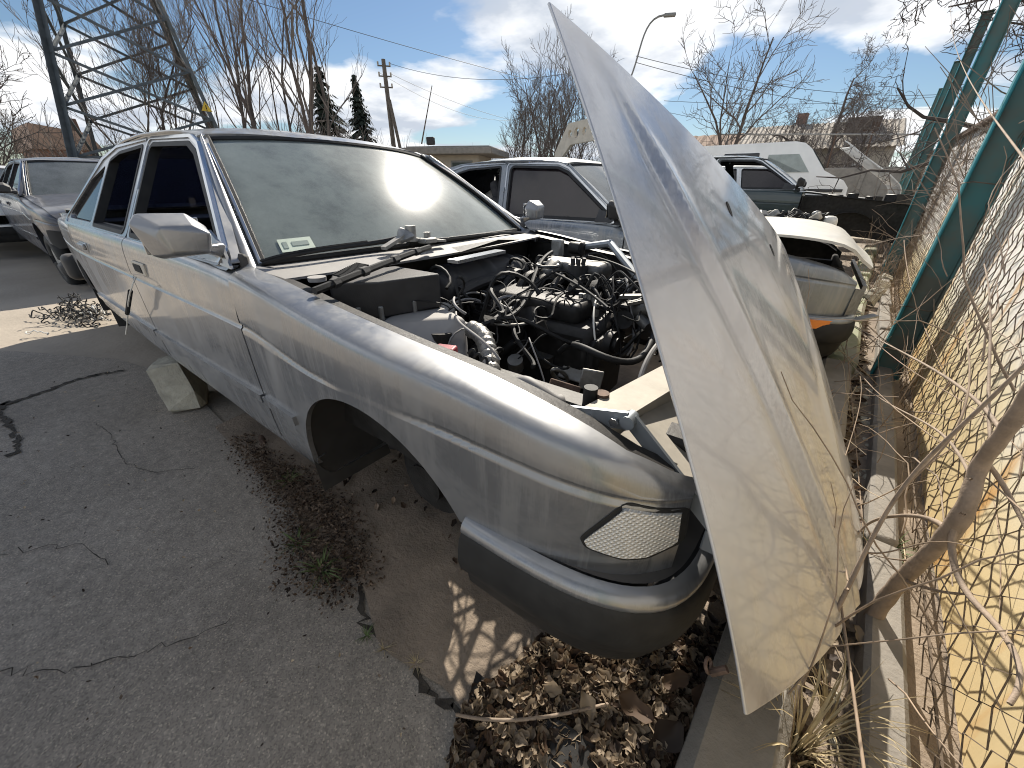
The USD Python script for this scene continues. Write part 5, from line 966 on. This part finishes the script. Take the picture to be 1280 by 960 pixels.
# dry grass clump at the lid's foot
def tuft(name, label, c, n, h, spread, seed, m, w=.004):
    r = np.random.default_rng(seed); out = []
    for _ in range(n):
        a = r.random()*2*PI; d = np.array([math.cos(a), math.sin(a), 0]); b = np.array(c)+d*spread*.25*r.random(); L = h*r.uniform(.5, 1.1); lean = spread*r.uniform(.3, 1.3); sd = np.array([-d[1], d[0], 0])*w*r.uniform(.6, 1.3)
        P = np.array([[b+d*lean*t**1.6+np.array([0, 0, L*(t-.42*t**3)])+sd*k*(1-t)**.7 for k in (-1, 0, 1)] for t in np.linspace(0, 1, 6)]); P[:, 1, 2] -= w*.4; out.append(grid(P))
    single(name, cat(out), m, label, 'grass', None, None, True)
tuft('dry_grass_clump', 'clump of long pale dry stems at the foot of the lid', at(990, 945, 2, 0.), 60, .36, .16, 71, 'dry_grass', .0028)
tuft('dry_grass_clump', 'smaller dry clump right of the lid foot by the kerb', at(1035, 905, 2, 0.), 36, .26, .16, 72, 'dry_grass', .0028)
tuft('grass_tuft', 'green grass tuft in the mulch below the wheel arch, the larger', at(403, 715, 2, 0.), 34, .055, .075, 73, 'grass_blade', .003); tuft('grass_tuft', 'upper green grass tuft left of the larger one', at(372, 682, 2, 0.), 26, .045, .065, 74, 'grass_blade', .003)
tuft('grass_tuft', 'small green tuft under the sill beside the pipe', at(363, 603, 2, 0.), 20, .06, .05, 75, 'grass_blade', .003); tuft('grass_tuft', 'short green grass beside the kerb under the leaning tree', at(1110, 690, 2, 0.02), 70, .07, .12, 76, 'grass_blade', .002)
for k, (a, b) in enumerate(((458, 795), (480, 812), (520, 830))): tuft('crack_grass', ['thin grass in the weedy crack, nearest the arch', 'thin grass in the weedy crack, middle clump', 'thin grass in the weedy crack, nearest the bumper'][k], at(a, b, 2, 0.), 22, .022, .03, 80+k, 'dry_grass' if k else 'grass_blade', .0016)

# ------------------------------------------------------------------ leaves and small litter
def leaf_mesh(seed, L=.05, curl=.5):
    r = np.random.default_rng(seed); n = 7; P = []
    for t in np.linspace(0, 1, n):
        w = L*.29*math.sin(PI*min(t*.92+.08, 1))**.8*(1+.28*math.sin(9*t+seed)); P.append([(t*L-L/2, k*w, curl*L*((k*.8)**2*.5+(t-.5)**2*.8*math.cos(seed))+r.normal(0, .02*L)) for k in (-1, -.4, 0, .4, 1)])
    return grid(np.array(P))
UsdGeom.Scope.Define(stage, '/World/Looks/leaf_kinds')
def litter(name, label, region, n, seed, mats, size, zmax, kindname='leaf', curl=(.2, 1.1), dens=None):
    r = np.random.default_rng(seed); minx, miny, maxx, maxy = region.bounds; per = {m: [] for m in mats}; k = 0; big = 0
    while k < n:
        x, y = r.uniform(minx, maxx), r.uniform(miny, maxy)
        if not region.contains(Point(x, y)) or (dens and r.random() > dens(x, y)): continue
        k += 1; s = r.uniform(*size); v, f = leaf_mesh(int(r.integers(1, 40)), s, r.uniform(*curl)); R = trimesh.transformations.euler_matrix(r.normal(0, .40), r.normal(0, .40), r.uniform(0, 2*PI))[:3, :3]
        z = .012+zmax*r.random()**1.6*(dens(x, y) if dens else 1); v = v@R.T; v[:, 2] += z-min(0, (v[:, 2].min()+z-.006)); per[mats[int(r.integers(len(mats)))]].append((v+[x, y, 0], f))
    for m, l in per.items():
        if l: single(name, cat(l), m, label+{'leaf_brown': ', the brown ones', 'leaf_tan': ', the pale tan ones', 'leaf_dark': ', the darkest ones', 'twig': ', woody bits', 'dry_stem': ', straw bits', 'mulch': ', crumbled bits'}[m], 'leaf litter', None, 'stuff', True)
pile = Polygon([at(a, b, 2, 0)[:2] for a, b in ((575, 955), (600, 885), (650, 850), (700, 800), (760, 795), (900, 800), (960, 870), (1010, 960), (900, 1000), (700, 1010))]).buffer(.03)
ctrp = at(745, 860, 2, 0)
litter('leaf_litter', 'dry fallen leaves heaped under the bumper and lid', pile, 5600, 91, ['leaf_brown', 'leaf_tan', 'leaf_tan', 'leaf_dark', 'leaf_tan'], (.009, .042), .040, dens=lambda x, y: max(.25, 1-1.3*math.hypot(x-ctrp[0], y-ctrp[1])))
litter('leaf_litter', 'dry fallen leaves along the kerb before the parked noses', Polygon([(.75, -.6), (1.18, -.7), (1.32, 1.0), (1.6, 4), (1.1, 4), (.95, 1)]), 900, 92, ['leaf_brown', 'leaf_dark', 'leaf_tan'], (.025, .06), .05)
mreg = Polygon([(-1.25, -.84), (-.62, -.93), (-.30, -1.07), (-.12, -1.03), (-.10, -.93), (-.4, -.80)]).buffer(.09)
litter('mulch_bits', 'small rotten litter along the asphalt edge', Polygon([(-1.25, -.84), (-.62, -.93), (-.30, -1.07), (-.12, -1.03), (-.10, -.93), (-.4, -.80)]).buffer(.09), 5000, 93, ['leaf_dark', 'mulch', 'mulch', 'leaf_brown'], (.005, .014), .010, dens=lambda x, y: min(1, max(.02, mreg.exterior.distance(Point(x, y))/.11)**1.5))
litter('mulch_bits', 'sparse litter under the silver car', Polygon([(-1.3, -.7), (.7, -.75), (.8, .6), (-1.2, .6)]), 700, 94, ['leaf_dark', 'mulch', 'leaf_brown'], (.008, .04), .01)
litter('mulch_bits', 'crumbs scattered over the asphalt', asp.intersection(Polygon([(-3, -2.2), (1, -2.2), (1, -.8), (-3, -.8)])), 420, 95, ['leaf_dark', 'mulch', 'dry_stem'], (.004, .012), .002)
for k, (a, b, s, m) in enumerate(((795, 885, .085, 'leaf_brown'), (845, 850, .07, 'leaf_brown'), (875, 875, .075, 'leaf_brown'), (735, 880, .06, 'leaf_tan'), (690, 860, .05, 'leaf_tan'), (830, 920, .10, 'leaf_dark'), (890, 925, .11, 'leaf_brown'))):
    v, f = leaf_mesh(50+k, s, .35); single('large_leaf', (v@rot([0, 0, 1], 50*k).T@rot([1, .4, 0], 18+6*k).T+at(a, b, 2, .055), f), m, ['big brown leaf just right of the sunlit leaf pile', 'big brown leaf under the bumper corner', 'large brown leaf between bumper and lid foot', 'pale tan leaf in the middle of the sunlit pile', 'pale curled leaf at the left of the sunlit pile', 'dark broad leaf below the bumper at the frame bottom', 'broadest brown leaf near the foot of the lid'][k], 'leaf', None, None, True)
r12 = np.random.default_rng(12); out = []
for _ in range(240):
    y = r12.uniform(-.9, 3); p = np.array([FX(y)-r12.uniform(.1, .45), y, .008]); s = r12.uniform(.006, .022)
    m_ = trimesh.creation.icosphere(1, s); out.append((np.array(m_.vertices)*[1, 1, .6]+p+r12.normal(0, .001, (len(m_.vertices), 3)), m_.faces))
single('pebbles', cat(out), 'stone', 'small stones and crumbs in the earth strip beside the kerb', 'stones', None, 'stuff')
out = []
for k in range(6):
    c = at(1085+8*k, 372-8*k, 2, .1+FZ(4)); rq = np.random.default_rng(k+70); hv_ = hull(rq.normal(0, 1, (16, 3))*[.075, .06, .045]); vv, ff = trimesh.remesh.subdivide_to_size(*hv_, .04); vv = vv*(1+.12*(meshkit.fbm(vv*14, 3, k)-.5)[:, None]); single('broken_stone', (vv@rot([0, 0, 1], 40*k).T+c, ff), 'stone', f'{["first", "second", "third", "fourth", "fifth", "farthest"][k]} pale lump of rubble from the near end at the foot of the fence', 'stone', 'rubble at the foot of the fence', smooth_=22)
bp_ = at(660, 945, 2, .02); single('black_panel', slab(np.array([[bp_+np.array([.17*u-.03*v, .08*v+.02*u, .02*math.sin(3*u)+.01*v]) for v in np.linspace(-1, 1, 6)] for u in np.linspace(-1, 1, 12)]), .006), 'black_rubber', 'broken black plastic trim lying at the bottom edge', 'plastic trim')
# heap of wires beyond the rear wheel
r13 = np.random.default_rng(13); wh = thing('wire_heap', 'tangled heap of black and white cables on sunlit ground behind the saloon', 'cable heap', (-4.4, -1.0, 0))
for k in range(60):
    c = np.array([-4.75, -.80, 0])+r13.normal(0, 1, 3)*[.30, .10, 0]; q = [c]; d = r13.random()*2*PI
    for i in range(10): d += r13.normal(0, .8); q.append(q[-1]+np.array([math.cos(d)*.035, math.sin(d)*.02, 0])+[0, 0, r13.normal(0, .02)])
    q = np.array(q); q[:, 2] = np.abs(q[:, 2])+.01; part(wh, 'cable', tube(smooth(q, 20), .005, 5), 'black_rubber' if k % 9 else 'white_plastic', True)

for k, (pts, lab) in enumerate([([(-1.6, -1.9, 0), (-1.3, -1.75, 0), (-1.1, -1.5, 0), (-.85, -1.42, 0)], 'hairline crack across the asphalt, left one'), ([(-.7, -1.7, 0), (-.45, -1.5, 0), (-.30, -1.25, 0)], 'hairline crack in the asphalt below the mulch'), ([(-2.2, -1.3, 0), (-1.9, -1.2, 0), (-1.5, -1.22, 0), (-1.2, -1.05, 0)], 'hairline crack in the asphalt before the stone')]): single('hairline_crack', ribbon(pts, .0012, 40+k, .0035), 'crack_dirt', lab, kind='structure')
